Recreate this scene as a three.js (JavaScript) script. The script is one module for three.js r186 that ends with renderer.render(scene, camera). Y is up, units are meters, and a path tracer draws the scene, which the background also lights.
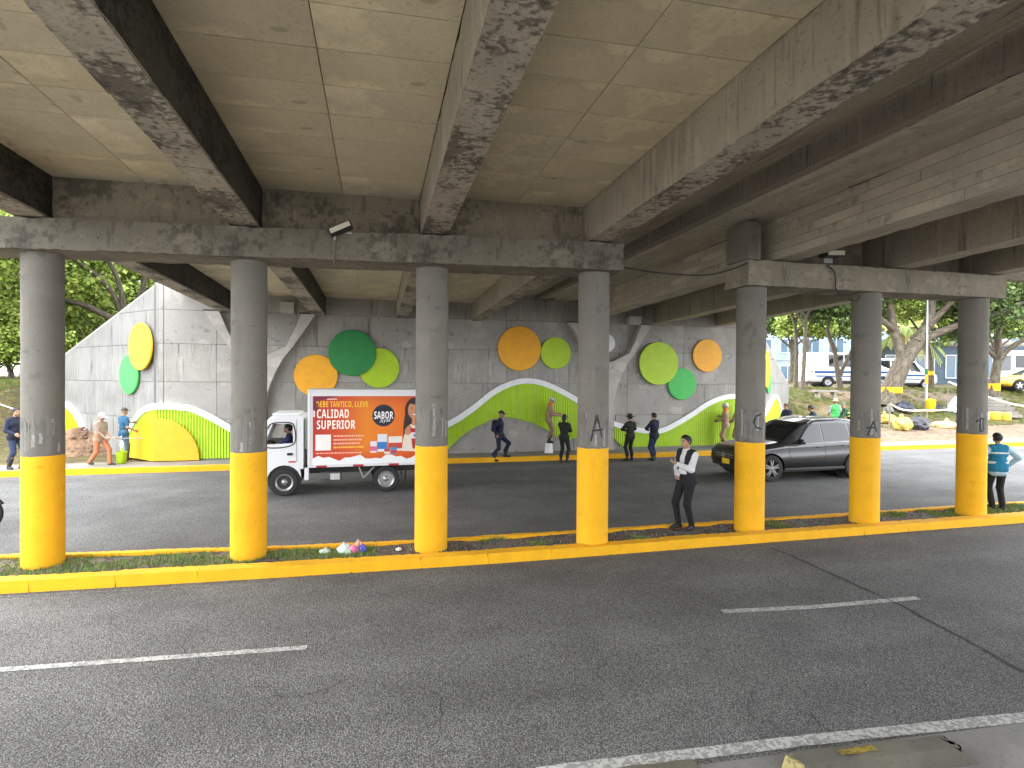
import * as THREE from 'three';
import { mergeGeometries, mergeVertices } from 'three/addons/utils/BufferGeometryUtils.js';
import { RoundedBoxGeometry } from 'three/addons/geometries/RoundedBoxGeometry.js';
import { Brush, Evaluator, SUBTRACTION } from 'three-bvh-csg';

// ---------------------------------------------------------------- camera, sky, sun, exposure
const scene = new THREE.Scene();
const camera = new THREE.PerspectiveCamera(65.24, 1024 / 768, 0.1, 600);
{
  const pitch = -0.01, roll = 0.0067;
  const F = new THREE.Vector3(0, Math.sin(pitch), -Math.cos(pitch));
  const R0 = new THREE.Vector3(1, 0, 0), U0 = new THREE.Vector3(0, Math.cos(pitch), Math.sin(pitch));
  const R = R0.clone().multiplyScalar(Math.cos(roll)).addScaledVector(U0, Math.sin(roll));
  const U = U0.clone().multiplyScalar(Math.cos(roll)).addScaledVector(R0, -Math.sin(roll));
  camera.position.set(0, 2.8, 0);
  camera.quaternion.setFromRotationMatrix(new THREE.Matrix4().makeBasis(R, U, F.clone().negate()));
}
scene.add(camera);
const renderer = new THREE.WebGLRenderer({ antialias: true });
renderer.setSize(1024, 768);
renderer.toneMapping = THREE.LinearToneMapping;
renderer.toneMappingExposure = 7.3;
renderer.shadowMap.enabled = true;

let seedState = 12345;
const rnd = () => { seedState = (seedState * 1664525 + 1013904223) >>> 0; return seedState / 4294967296; };
const rr = (a, b) => a + (b - a) * rnd();
const reseed = (n) => { seedState = (n * 2654435761) >>> 0; };
function hash2(x, y, s) {
  let h = (Math.imul(x, 374761393) + Math.imul(y, 668265263) + Math.imul(s, 2147483647)) | 0;
  h = Math.imul(h ^ (h >>> 13), 1274126177); h ^= h >>> 16;
  return (h >>> 0) / 4294967296;
}
// noise periodic in the unit square
function pn(u, v, f, s, g = f) {
  const x = u * f, y = v * g; let ix = Math.floor(x), iy = Math.floor(y);
  let fx = x - ix, fy = y - iy; fx = fx * fx * (3 - 2 * fx); fy = fy * fy * (3 - 2 * fy);
  const x0 = ((ix % f) + f) % f, y0 = ((iy % g) + g) % g, x1 = (x0 + 1) % f, y1 = (y0 + 1) % g;
  const a = hash2(x0, y0, s), b = hash2(x1, y0, s), c = hash2(x0, y1, s), d = hash2(x1, y1, s);
  return a + (b - a) * fx + (c - a + (a - b - c + d) * fx) * fy;
}
function fbm(u, v, f, s, o = 4, g = f) { let t = 0, a = 0.5, n = 0; for (let i = 0; i < o; i++) { t += a * pn(u, v, f, s + i * 17, g); n += a; a *= 0.5; f *= 2; g *= 2; } return t / n; }
function vnoise(x, y, s) { return pn(x / 4096, y / 4096, 4096, s); }
const clamp = (x, a = 0, b = 1) => Math.min(b, Math.max(a, x));
const sstep = (a, b, x) => { const t = clamp((x - a) / (b - a)); return t * t * (3 - 2 * t); };
const lerp = (a, b, t) => a + (b - a) * t;

{ // bright overcast sky
  const w = 256, h = 128, d = new Float32Array(w * h * 4);
  for (let j = 0; j < h; j++) for (let i = 0; i < w; i++) {
    const el = ((j + 0.5) / h - 0.5) * Math.PI, k = (j * w + i) * 4;
    const c = 0.85 + 0.3 * fbm(i / w, j / h, 6, 3, 4);
    const L = el > 0 ? c * (0.86 + 0.3 * Math.sin(el)) : 0.35;
    d[k] = L * 0.97; d[k + 1] = L; d[k + 2] = L * 1.05; d[k + 3] = 1;
  }
  const t = new THREE.DataTexture(d, w, h, THREE.RGBAFormat, THREE.FloatType);
  t.mapping = THREE.EquirectangularReflectionMapping; t.magFilter = THREE.LinearFilter; t.minFilter = THREE.LinearFilter;
  t.wrapS = THREE.RepeatWrapping; t.needsUpdate = true;
  scene.background = t; scene.environment = t;
}
const sun = new THREE.DirectionalLight(0xfff4e2, 0.55);
sun.position.set(-60, 36, -50); sun.target.position.set(0, 0, -16);
sun.castShadow = true; sun.shadow.radius = 45; sun.shadow.mapSize.set(2048, 2048);
Object.assign(sun.shadow.camera, { left: -50, right: 50, top: 50, bottom: -50, near: 1, far: 160 });
scene.add(sun, sun.target);

// ---------------------------------------------------------------- naming and grouping helpers
const used = {};
const numbered = (n) => { const k = used[n] = (used[n] ?? -1) + 1; return k ? n + '_' + String(k).padStart(3, '0') : n; };
function tag(o, label, category, group) { o.userData = { ...o.userData, label, category }; if (group) o.userData.group = group; return o; }
function thing(name, label, category, pos = [0, 0, 0], turn = 0, group) {
  const o = new THREE.Group(); o.name = numbered(name); o.position.set(...pos); o.rotation.y = turn;
  scene.add(o); return tag(o, label, category, group);
}
function part(parent, name, geo, mat, label) {
  const m = new THREE.Mesh(geo, mat); m.name = name; m.castShadow = m.receiveShadow = true; parent.add(m);
  if (label) m.userData.label = label; return m;
}
function solo(name, label, category, geo, mat, group) { const m = part(scene, numbered(name), geo, mat); return tag(m, label, category, group); }
function struct(name, geo, mat) { const m = part(scene, numbered(name), geo, mat); m.userData.kind = 'structure'; return m; }

// ---------------------------------------------------------------- the road frame: s along the road, t across it (away from the camera)
const A = THREE.MathUtils.degToRad(15), CA = Math.cos(A), SA = Math.sin(A);
const W = (s, t, y = 0) => new THREE.Vector3(s * CA - t * SA, y, -(s * SA + t * CA));
const toST = (x, d) => [x * CA + d * SA, -x * SA + d * CA];

// ---------------------------------------------------------------- geometry helpers
function boxUV(g, ou = 0, ov = 0) {
  if (g.index) { const q = g.toNonIndexed(); g.copy(q); g.index = null; }
  const p = g.attributes.position, n = p.count, uv = new Float32Array(n * 2);
  const a = new THREE.Vector3(), b = new THREE.Vector3(), c = new THREE.Vector3();
  for (let i = 0; i < n; i += 3) {
    a.fromBufferAttribute(p, i); b.fromBufferAttribute(p, i + 1); c.fromBufferAttribute(p, i + 2);
    const nx = Math.abs((b.y - a.y) * (c.z - a.z) - (b.z - a.z) * (c.y - a.y)), ny = Math.abs((b.z - a.z) * (c.x - a.x) - (b.x - a.x) * (c.z - a.z)), nz = Math.abs((b.x - a.x) * (c.y - a.y) - (b.y - a.y) * (c.x - a.x));
    [a, b, c].forEach((q, k) => {
      let u, v;
      if (ny >= nx && ny >= nz) { u = q.x; v = q.z; } else if (nx >= nz) { u = q.z; v = q.y; } else { u = q.x; v = q.y; }
      uv[(i + k) * 2] = u + ou; uv[(i + k) * 2 + 1] = v + ov;
    });
  }
  g.setAttribute('uv', new THREE.BufferAttribute(uv, 2)); return g;
}
function box(w, h, d, x = 0, y = 0, z = 0) { return new THREE.BoxGeometry(w, h, d).translate(x, y, z); }
function rbox(w, h, d, r, x = 0, y = 0, z = 0, seg = 2) { return new RoundedBoxGeometry(w, h, d, seg, Math.min(r, w / 2.01, h / 2.01, d / 2.01)).translate(x, y, z); }
function cyl(r1, r2, h, x = 0, y = 0, z = 0, seg = 20) { return new THREE.CylinderGeometry(r1, r2, h, seg).translate(x, y, z); }
function merge(list) {
  const l = list.map(g => { const q = g.index ? g.toNonIndexed() : g; for (const k of Object.keys(q.attributes)) if (!['position', 'normal', 'uv', 'color'].includes(k)) q.deleteAttribute(k); return q; });
  return mergeGeometries(l, false);
}
// a box of cast concrete: edges a little chipped and uneven
function roughBox(w, h, d, seg, amp, seed, x = 0, y = 0, z = 0) {
  const n = (v) => Math.max(1, Math.round(v / seg));
  const g = new THREE.BoxGeometry(w, h, d, n(w), n(h), n(d)), p = g.attributes.position;
  for (let i = 0; i < p.count; i++) {
    const X = p.getX(i), Y = p.getY(i), Z = p.getZ(i);
    const e = (Math.abs(X) > w / 2 - 1e-4) + (Math.abs(Y) > h / 2 - 1e-4) + (Math.abs(Z) > d / 2 - 1e-4);
    const q = hash2(Math.round(X * 97 + 500), Math.round(Y * 89 + Z * 71 * 13 + 900), seed), q2 = hash2(Math.round(Z * 97 + 500), Math.round(Y * 89 + X * 53 * 7 + 900), seed + 5);
    const k = e >= 2 ? amp * (0.6 + 2.4 * q * q * q) : 0, j = e >= 2 ? 0 : amp * 0.25 * (q2 - 0.5);
    p.setXYZ(i, X - Math.sign(X) * (Math.abs(X) > w / 2 - 1e-4 ? k - j : 0), Y - Math.sign(Y) * (Math.abs(Y) > h / 2 - 1e-4 ? k - j : 0), Z - Math.sign(Z) * (Math.abs(Z) > d / 2 - 1e-4 ? k - j : 0));
  }
  g.translate(x, y, z); return boxUV(g, seed * 0.37, seed * 0.61);
}
function tube(pts, r, seg = 6, n = null, closed = false) {
  const c = new THREE.CatmullRomCurve3(pts.map(q => q.isVector3 ? q : new THREE.Vector3(...q)), closed);
  return new THREE.TubeGeometry(c, n ?? pts.length * 6, r, seg, closed);
}
function bar(a, b, w, h) { // a straight rectangular bar from a to b
  const va = new THREE.Vector3(...a), vb = new THREE.Vector3(...b), d = vb.clone().sub(va), g = new THREE.BoxGeometry(w, h, d.length());
  const m = new THREE.Matrix4().lookAt(va, vb, Math.abs(d.y) > 0.99 * d.length() ? new THREE.Vector3(1, 0, 0) : new THREE.Vector3(0, 1, 0));
  m.setPosition(va.add(vb).multiplyScalar(0.5)); return g.applyMatrix4(m);
}
function rod(a, b, r1, r2 = r1, seg = 8) { const va = new THREE.Vector3(...a), vb = new THREE.Vector3(...b), d = vb.clone().sub(va), g = new THREE.CylinderGeometry(r2, r1, d.length(), seg); g.applyQuaternion(new THREE.Quaternion().setFromUnitVectors(new THREE.Vector3(0, 1, 0), d.normalize())); va.add(vb).multiplyScalar(0.5); return g.translate(va.x, va.y, va.z); }
function extrude(pts, depth, bevel = 0, holes = []) {
  const sh = new THREE.Shape(pts.map(q => new THREE.Vector2(q[0], q[1])));
  for (const h of holes) sh.holes.push(new THREE.Path(h.map(q => new THREE.Vector2(q[0], q[1]))));
  return new THREE.ExtrudeGeometry(sh, { depth, bevelEnabled: bevel > 0, bevelSize: bevel, bevelThickness: bevel, bevelOffset: -bevel, bevelSegments: 2, curveSegments: 10 });
}
function gridGeo(nu, nv, fn) { // fn(u, v) -> [x, y, z]
  const pos = [], uv = [], idx = [];
  for (let j = 0; j <= nv; j++) for (let i = 0; i <= nu; i++) { const q = fn(i / nu, j / nv); pos.push(q[0], q[1], q[2]); uv.push(q[3] ?? i / nu, q[4] ?? j / nv); }
  for (let j = 0; j < nv; j++) for (let i = 0; i < nu; i++) { const a = j * (nu + 1) + i, b = a + 1, c = a + nu + 1, d = c + 1; idx.push(a, b, d, a, d, c); }
  const g = new THREE.BufferGeometry();
  g.setAttribute('position', new THREE.Float32BufferAttribute(pos, 3)); g.setAttribute('uv', new THREE.Float32BufferAttribute(uv, 2));
  g.setIndex(idx); g.computeVertexNormals(); return g;
}
function colour(g, fn) { const p = g.attributes.position, c = new Float32Array(p.count * 3); for (let i = 0; i < p.count; i++) { const q = fn(p.getX(i), p.getY(i), p.getZ(i), i); c[i * 3] = q[0]; c[i * 3 + 1] = q[1]; c[i * 3 + 2] = q[2]; } g.setAttribute('color', new THREE.BufferAttribute(c, 3)); return g; }

// ---------------------------------------------------------------- procedural textures (values are linear, stored as sRGB)
const enc = (x) => { x = clamp(x); return Math.round(255 * (x <= 0.0031308 ? 12.92 * x : 1.055 * Math.pow(x, 1 / 2.4) - 0.055)); };
function tex(size, metres, fn, linear = false) {
  const d = new Uint8Array(size * size * 4);
  for (let j = 0; j < size; j++) for (let i = 0; i < size; i++) {
    const q = fn((i + 0.5) / size, (j + 0.5) / size), k = (j * size + i) * 4;
    if (linear) { d[k] = d[k + 1] = d[k + 2] = Math.round(255 * clamp(q)); } else { d[k] = enc(q[0]); d[k + 1] = enc(q[1]); d[k + 2] = enc(q[2]); }
    d[k + 3] = 255;
  }
  const t = new THREE.DataTexture(d, size, size); t.wrapS = t.wrapT = THREE.RepeatWrapping; t.magFilter = THREE.LinearFilter; t.minFilter = THREE.LinearMipmapLinearFilter; t.generateMipmaps = true;
  if (!linear) t.colorSpace = THREE.SRGBColorSpace; t.repeat.set(1 / metres, 1 / metres); t.needsUpdate = true; return t;
}
const grey = (v, r = 1, g = 1, b = 1) => [v * r, v * g, v * b];
const T = {};
T.conc = tex(1024, 3.2, (u, v) => { // cast concrete: cloudy tone, pores, hairline dirt
  let c = 0.68 + 0.12 * (fbm(u, v, 5, 1, 5) - 0.5) * 2 + 0.10 * (fbm(u, v, 60, 9, 3) - 0.5);
  const pore = fbm(u, v, 150, 21, 2); if (pore > 0.79) c *= 0.75;
  const spot = fbm(u, v, 22, 31, 3); c *= 1 - 0.3 * sstep(0.68, 0.8, spot) * sstep(0.4, 0.6, fbm(u, v, 6, 77, 2));
  const w = fbm(u, v, 7, 61, 4); c *= 1 + 0.20 * sstep(0.62, 0.75, w);
  return grey(c, 1, 1 - 0.02 * w, 1 - 0.06 * w);
});
T.mould = tex(1024, 2.9, (u, v) => { // weathered beam concrete: black mould in ragged flecks that gather into crusts
  let c = 0.66 + 0.16 * (fbm(u, v, 6, 5, 5) - 0.5) * 2;
  const dens = fbm(u, v, 4, 41, 3), fl = fbm(u, v, 64, 43, 4), fl2 = fbm(u, v, 30, 45, 5), ln = fbm(u, v, 20, 46, 4, 70);
  c *= 1 - 0.62 * sstep(0.74, 0.92, dens * 0.85 + fl * 0.75 - 0.02); c *= 1 - 0.5 * sstep(0.57, 0.68, fl2) * sstep(0.36, 0.56, dens);
  c *= 1 - 0.4 * sstep(0.62, 0.72, ln); c *= 1 + 0.15 * sstep(0.6, 0.75, fbm(u, v, 18, 48, 4));
  if (fbm(u, v, 140, 23, 2) > 0.7) c *= 0.7;
  return grey(c, 1, 0.985, 0.95);
});
T.smooth = tex(1024, 2.4, (u, v) => { // column concrete: faint clouds and fine pores
  let c = 0.68 + 0.09 * (fbm(u, v, 5, 161, 5) - 0.5) * 2 + 0.06 * (fbm(u, v, 3, 163, 3, 14) - 0.5) * 2;
  if (fbm(u, v, 150, 165, 2) > 0.76) c *= 0.8; c *= 1 - 0.22 * sstep(0.68, 0.8, fbm(u, v, 14, 167, 4));
  return grey(c, 1, 0.99, 0.965);
});
T.worn2 = tex(1024, 2.7, (u, v) => { // old beam and column concrete: brown-grey grime in ragged patches, scuffs, pores
  let c = 0.64 + 0.2 * (fbm(u, v, 5, 171, 5) - 0.5) * 2; const d = fbm(u, v, 4, 173, 4), f = fbm(u, v, 40, 175, 4);
  c *= 1 - 0.45 * sstep(0.72, 0.95, d * 0.9 + f * 0.6 - 0.02); c *= 1 + 0.22 * sstep(0.62, 0.74, fbm(u, v, 14, 177, 4)); c *= 1 - 0.3 * sstep(0.64, 0.76, fbm(u, v, 26, 179, 4, 7));
  if (fbm(u, v, 140, 181, 2) > 0.74) c *= 0.72; return grey(c, 1, 0.98, 0.93);
});
T.streak = tex(1024, 3.4, (u, v) => { // run-down stains: long vertical streaks
  let c = 0.68 + 0.16 * (fbm(u, v, 5, 15, 5) - 0.5) * 2;
  const s1 = fbm(u, v, 42, 51, 3, 3), s2 = fbm(u, v, 90, 53, 2, 5);
  c *= 1 - 0.5 * sstep(0.62, 0.8, s1) * sstep(0.35, 0.65, fbm(u, v, 4, 57, 3)); c *= 1 - 0.28 * sstep(0.66, 0.85, s2);
  c *= 1 + 0.18 * sstep(0.64, 0.8, fbm(u, v, 30, 55, 2, 4));
  if (fbm(u, v, 130, 25, 2) > 0.75) c *= 0.72;
  return grey(c, 1, 0.99, 0.965);
});
T.bump = tex(512, 1.1, (u, v) => 0.6 + 0.4 * (fbm(u, v, 10, 71, 5) - 0.5) - (fbm(u, v, 70, 73, 2) > 0.72 ? 0.35 : 0), true);
T.asph = tex(2048, 5.0, (u, v) => { // asphalt: stones of many greys in dark binder
  const cell = 420, x = u * cell, y = v * cell, ix = Math.floor(x), iy = Math.floor(y); let best = 9, id = 0;
  for (let a = -1; a <= 1; a++) for (let b = -1; b <= 1; b++) {
    const X = ((ix + a) % cell + cell) % cell, Y = ((iy + b) % cell + cell) % cell;
    const px = ix + a + hash2(X, Y, 7), py = iy + b + hash2(X, Y, 8), dd = (px - x) ** 2 + (py - y) ** 2;
    if (dd < best) { best = dd; id = hash2(X, Y, 9); }
  }
  const stone = sstep(0.34, 0.12, best) * sstep(0.12, 0.42, id);
  let c = lerp(0.26, 0.42 + 1.0 * id * id, stone);
  c *= 0.86 + 0.3 * fbm(u, v, 6, 81, 4); const k = fbm(u, v, 3, 91, 5);
  return grey(c, 1, 0.99, 0.975 - 0.02 * k);
});
T.asphBump = tex(1024, 1.7, (u, v) => 0.25 + 0.75 * sstep(0.3, 0.75, fbm(u, v, 150, 83, 2)), true);
T.paint = tex(512, 1.4, (u, v) => { // brushed masonry paint, scuffed
  let c = 0.93 + 0.10 * (fbm(u, v, 8, 101, 4) - 0.5) * 2; const s = fbm(u, v, 30, 103, 4);
  const dirt = 0.8 * sstep(0.66, 0.8, 0.7 * s + 0.35 * fbm(u, v, 4, 105, 3) - 0.04); return [c * (1 - 0.25 * dirt), c * (1 - 0.3 * dirt), c * (1 - 0.1 * dirt)];
});
T.worn = tex(1024, 2.0, (u, v) => { // worn road paint: asphalt shows through in flecks
  const c = 0.5 + 0.14 * fbm(u, v, 12, 111, 3), k = sstep(0.44, 0.58, 0.75 * fbm(u, v, 90, 113, 3) + 0.3 * fbm(u, v, 7, 117, 3) - 0.02); return grey(lerp(c, 0.14, k * 0.6), 1, 1, 0.97);
});
T.soil = tex(1024, 2.2, (u, v) => {
  const a = fbm(u, v, 9, 121, 5), b = fbm(u, v, 70, 123, 3); let c = 0.5 + 0.7 * (a - 0.5) + 0.7 * (b - 0.5);
  return [c, c * (0.84 + 0.06 * a), c * (0.66 + 0.1 * b)];
});
T.grass = tex(1024, 3, (u, v) => {
  const a = fbm(u, v, 8, 131, 5), b = fbm(u, v, 110, 133, 2, 60); const k = sstep(0.5, 0.68, a); const c = 0.55 + 0.9 * (b - 0.4);
  return [lerp(0.42, 0.8, k) * c, lerp(0.75, 0.66, k) * c, lerp(0.16, 0.36, k) * c];
});
T.bark = tex(512, 0.9, (u, v) => { const a = fbm(u, v, 14, 141, 4, 5), b = fbm(u, v, 40, 143, 3); const l = sstep(0.55, 0.7, fbm(u, v, 4, 145, 3)); const c = 0.35 + 0.9 * (a - 0.3) + 0.3 * (b - 0.5); return [c * (1 + 0.2 * l), c * (0.9 + 0.25 * l), c * (0.75 + 0.25 * l)]; });
T.cloth = tex(256, 0.4, (u, v) => { const a = fbm(u, v, 6, 151, 4), w = 0.5 + 0.5 * Math.sin(u * 256 * 0.8) * Math.sin(v * 256 * 0.8); return grey(0.78 + 0.25 * (a - 0.5) + 0.06 * w); });

// ---------------------------------------------------------------- materials
const lin = (r, g, b) => new THREE.Color().setRGB(r, g, b);
function mat(c, o = {}) { return new THREE.MeshStandardMaterial({ color: c.isColor ? c : lin(...c), roughness: 0.85, side: THREE.DoubleSide, ...o }); }
const cb = { bumpMap: T.bump, bumpScale: 0.004 };
const M = {
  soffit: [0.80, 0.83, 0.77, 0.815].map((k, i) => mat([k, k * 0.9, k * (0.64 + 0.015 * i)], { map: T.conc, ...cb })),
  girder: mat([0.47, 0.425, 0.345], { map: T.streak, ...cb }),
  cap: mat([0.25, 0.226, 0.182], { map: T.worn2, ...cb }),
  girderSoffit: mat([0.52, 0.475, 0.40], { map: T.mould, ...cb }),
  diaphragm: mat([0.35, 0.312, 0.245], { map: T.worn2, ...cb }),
  board: [0.58, 0.53, 0.61, 0.55].map((k) => mat([k, k * 0.92, k * 0.76], { map: T.conc, ...cb })),
  edge: mat([0.33, 0.30, 0.26], { map: T.streak, ...cb }),
  column: mat([0.26, 0.246, 0.214], { map: T.smooth, ...cb }),
  wall: [0.46, 0.445, 0.47, 0.45].map(k => mat([k, k * 0.975, k * 0.91], { map: T.conc, ...cb })),
  wallStain: [0.44, 0.455].map(k => mat([k, k * 0.97, k * 0.90], { map: T.streak, ...cb })),
  wing: [0.31, 0.30, 0.315, 0.305].map(k => mat([k, k * 0.99, k * 0.95], { map: T.streak, ...cb })),
  darkSide: mat([0.075, 0.07, 0.06], { map: T.mould, ...cb }),  // near-black tone for the right sides of the two left girders
  wallBack: mat([0.16, 0.155, 0.145]),
  bracket: mat([0.6, 0.575, 0.53], { map: T.conc, ...cb }),
  yellow: mat([0.84, 0.43, 0.003], { map: T.paint, roughness: 0.8, bumpMap: T.bump, bumpScale: 0.003 }),
  asphalt: mat([0.242, 0.242, 0.241], { map: T.asph, vertexColors: true, roughness: 0.9, bumpMap: T.asphBump, bumpScale: 0.006 }),
  white: mat([0.75, 0.75, 0.74], { map: T.worn, roughness: 0.8, bumpMap: T.asphBump, bumpScale: 0.004 }),
  walk: mat([0.3, 0.28, 0.25], { map: T.conc, ...cb }),
  soil: mat([0.24, 0.23, 0.22], { map: T.soil, bumpMap: T.bump, bumpScale: 0.03 }),
  sand: mat([0.5, 0.46, 0.42], { map: T.soil, bumpMap: T.bump, bumpScale: 0.02 }),
  grass: mat([0.12, 0.13, 0.11], { map: T.grass, bumpMap: T.bump, bumpScale: 0.05 }),
  darkBark: mat([0.11, 0.095, 0.075], { map: T.bark, bumpMap: T.bark, bumpScale: 0.02 }),
  bark: mat([0.2, 0.18, 0.15], { map: T.bark, bumpMap: T.bark, bumpScale: 0.02 }),
  black: mat([0.018, 0.018, 0.018], { roughness: 0.6 }),
  rubber: mat([0.022, 0.022, 0.022], { roughness: 0.85 }),
  steel: mat([0.42, 0.42, 0.42], { metalness: 0.8, roughness: 0.38 }),
  whitePaint: mat([0.72, 0.73, 0.74], { roughness: 0.35 }),
  glass: mat([0.02, 0.024, 0.026], { roughness: 0.06, metalness: 0.0 }),
};
// ================================================================ GROUND AND ROADS
function interp(tab, x) { if (x <= tab[0][0]) { const [a, b] = tab; return a[1] + (x - a[0]) * (b[1] - a[1]) / (b[0] - a[0]) * 0.6; } for (let i = 1; i < tab.length; i++) if (x <= tab[i][0] || i === tab.length - 1) { const [x0, y0] = tab[i - 1], [x1, y1] = tab[i]; return y0 + (y1 - y0) * clamp((x - x0) / (x1 - x0)); } }
const kerbTab = [[-12, 9.6], [-8, 9.3], [-4.3, 9.05], [-1.2, 8.88], [2.4, 8.76], [7, 8.8], [13, 8.82], [40, 8.9]];
const backTab = [[-12, 11.4], [-8, 10.9], [-4, 10.36], [-0.8, 9.98], [1.6, 9.86], [5, 9.84], [13, 9.9], [40, 10.1]];
const FARK = 19.35, WALLT = 20.8;
const foldL = -5.78, foldR = 15.3;
function baseHeight(s, t) { // the natural ground outside the underpass
  if (t < 19.6) return -0.05;
  const right = sstep(12, 20, s), left = sstep(-9, -14, s);
  const hr = 0.13 + 0.35 * sstep(21, 26, t) + 1.75 * sstep(25, 32.5, t) + 0.3 * sstep(32, 60, t);
  const hl = 0.13 + 2.4 * sstep(20.6, 29, t) + 0.2 * sstep(29, 60, t);
  const n = (vnoise(s * 0.6, t * 0.6, 7) - 0.5) * 0.16 * sstep(20.6, 24, t);
  return (right * hr + left * hl + (1 - right - left) * 0.1) + n;
}
{
  const g = gridGeo(150, 110, (u, v) => { const s = lerp(-75, 105, u), t = lerp(-24, 108, v); return [s, baseHeight(s, t), -t, s, t]; });
  colour(g, (s, y, z) => {
    const t = -z, n = vnoise(s * 0.5, t * 0.5, 11) * 0.6 + vnoise(s * 1.9, t * 1.9, 13) * 0.4;
    const bank = s > 0 ? sstep(24.5, 26.5, t + (n - 0.5) * 3) * (1 - sstep(0.56, 0.68, n)) : sstep(20.8, 21.6, t + (n - 0.5));
    const sand = [0.3 + 0.07 * n, 0.245 + 0.05 * n, 0.19 + 0.03 * n], gr = [0.12 + 0.08 * n, 0.125 + 0.04 * n, 0.045];
    return sand.map((q, i) => lerp(q, gr[i], bank));
  });
  const m = struct('ground', g, mat([1, 1, 1], { map: T.soil, vertexColors: true, bumpMap: T.bump, bumpScale: 0.03 })); m.rotation.y = A;
}
{ // embankment behind the abutment and its wing walls
  const he = (s) => 5.45 - 0.44 * Math.max(0, foldL - s, s - foldR);
  const wt = (s) => WALLT + 0.35 + (s < foldL ? (foldL - s) * 1.15 : s > foldR ? (s - foldR) * 0.93 : 0);
  const g = gridGeo(70, 16, (u, v) => { const s = lerp(-16.5, 27.5, u), t = lerp(wt(s), 70, v * v); return [s, Math.max(he(s), -0.5) + (vnoise(s, t, 5) - 0.5) * 0.1 * (v > 0 ? 1 : 0), -t, s, t]; });
  struct('embankment', g, M.grass).rotation.y = A;
}
{
  const g = gridGeo(480, 120, (u, v) => { const s = lerp(-45, 60, u), t = lerp(-9, FARK + 0.1, v); return [s, 0, -t, s, t]; });
  colour(g, (s, y, z) => { // lanes worn by tyres, patches of different mixes, oil
    const t = -z; let k = 0.88 + 0.26 * (vnoise(s * 0.35, t * 1.1, 21) - 0.5) + 0.24 * (vnoise(s * 1.7, t * 2.1, 23) - 0.5) + 0.2 * (vnoise(s * 0.12, t * 3.4, 27) - 0.5) + 0.16 * (vnoise(s * 3.6, t * 3.6, 29) - 0.5);
    if (t > 10) k *= 1.02; return [k, k, k * 0.995];
  });
  struct('road', g, M.asphalt).rotation.y = A;
}
{ // pale concrete apron where the viewer stands
  const g = gridGeo(60, 6, (u, v) => { const s = lerp(-20, 30, u), t = lerp(-9, 3.62 - 0.066 * (s - 5.5), v); return [s, 0.004, -t, s, t]; });
  struct('pavement', g, mat([0.27, 0.265, 0.25], { map: T.conc, ...cb })).rotation.y = A;
}
function ribbon(pts, width, y, jag = 0, seed = 1) { // pts in (x, d); returns a strip lying on the road
  const P = []; for (let i = 0; i < pts.length - 1; i++) { const n = Math.max(1, Math.ceil(Math.hypot(pts[i + 1][0] - pts[i][0], pts[i + 1][1] - pts[i][1]) / 0.12)); for (let k = 0; k < n; k++) P.push([lerp(pts[i][0], pts[i + 1][0], k / n), lerp(pts[i][1], pts[i + 1][1], k / n)]); } P.push(pts[pts.length - 1]);
  const pos = [], uv = [], idx = [];
  P.forEach((p, i) => {
    const a = P[Math.max(0, i - 1)], b = P[Math.min(P.length - 1, i + 1)], l = Math.hypot(b[0] - a[0], b[1] - a[1]), nx = -(b[1] - a[1]) / l, ny = (b[0] - a[0]) / l;
    const o = jag * (hash2(i, 3, seed) - 0.5) * 2, w = width * (1 + (jag ? 0.8 : 0.12) * (hash2(i, 9, seed) - 0.5));
    for (const k of [-0.5, 0.5]) { const x = p[0] + nx * (w * k + o), d = p[1] + ny * (w * k + o); pos.push(x, y, -d); uv.push(x, d); }
    if (i) { const q = i * 2; idx.push(q - 2, q - 1, q + 1, q - 2, q + 1, q); }
  });
  const g = new THREE.BufferGeometry(); g.setAttribute('position', new THREE.Float32BufferAttribute(pos, 3)); g.setAttribute('uv', new THREE.Float32BufferAttribute(uv, 2)); g.setIndex(idx); g.computeVertexNormals(); return g;
}
const faint = mat([0.32, 0.32, 0.31], { map: T.worn });
const mk = (label, pts, w, old) => { const m = struct('road_marking', ribbon(pts, w, 0.005), old ? faint : M.white); m.userData.label = label; };
mk('worn white lane dash in the near carriageway, left', [[-7.2, 5.22], [-4.82, 5.66], [-2.1, 6.17]], 0.1);
mk('worn white lane dash in the near carriageway, right', [[2.55, 7.2], [3.7, 7.36], [5.25, 7.7]], 0.11);
mk('white edge line along the near apron', [[0.2, 4.22], [0.65, 4.31], [2.25, 4.62], [4.34, 4.98], [9, 5.95]], 0.13);
mk('faint white line along the yellow kerb', [[-9.5, 6.95], [-6.6, 7.47], [-3.6, 8.05]], 0.05, true);
{
  const seam = mat([0.025, 0.025, 0.025]);
  struct('road_seam', ribbon([[4.3, 10.0], [4.46, 9.57], [4.7, 8.3], [4.86, 7.46], [4.93, 6.4], [4.95, 5.75], [5.02, 5.2]], 0.03, 0.005, 0.012, 3), seam);
  reseed(71); for (let i = 0; i < 26; i++) { let x = rr(-6, 5), d = rr(4.4, 7.8), a = rr(0, 6.28); const P = [[x, d]]; for (let k = 0; k < 5; k++) { a += rr(-0.9, 0.9); x += 0.14 * Math.cos(a); d += 0.14 * Math.sin(a); P.push([x, d]); } struct('road_crack', ribbon(P, rr(0.003, 0.007), 0.005, 0.012, i), seam); }
  struct('road_crack', ribbon([[2.2, 5.4], [2.0, 5.0], [2.15, 4.8], [2.0, 4.66]], 0.006, 0.005, 0.02, 5), seam);
}
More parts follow.
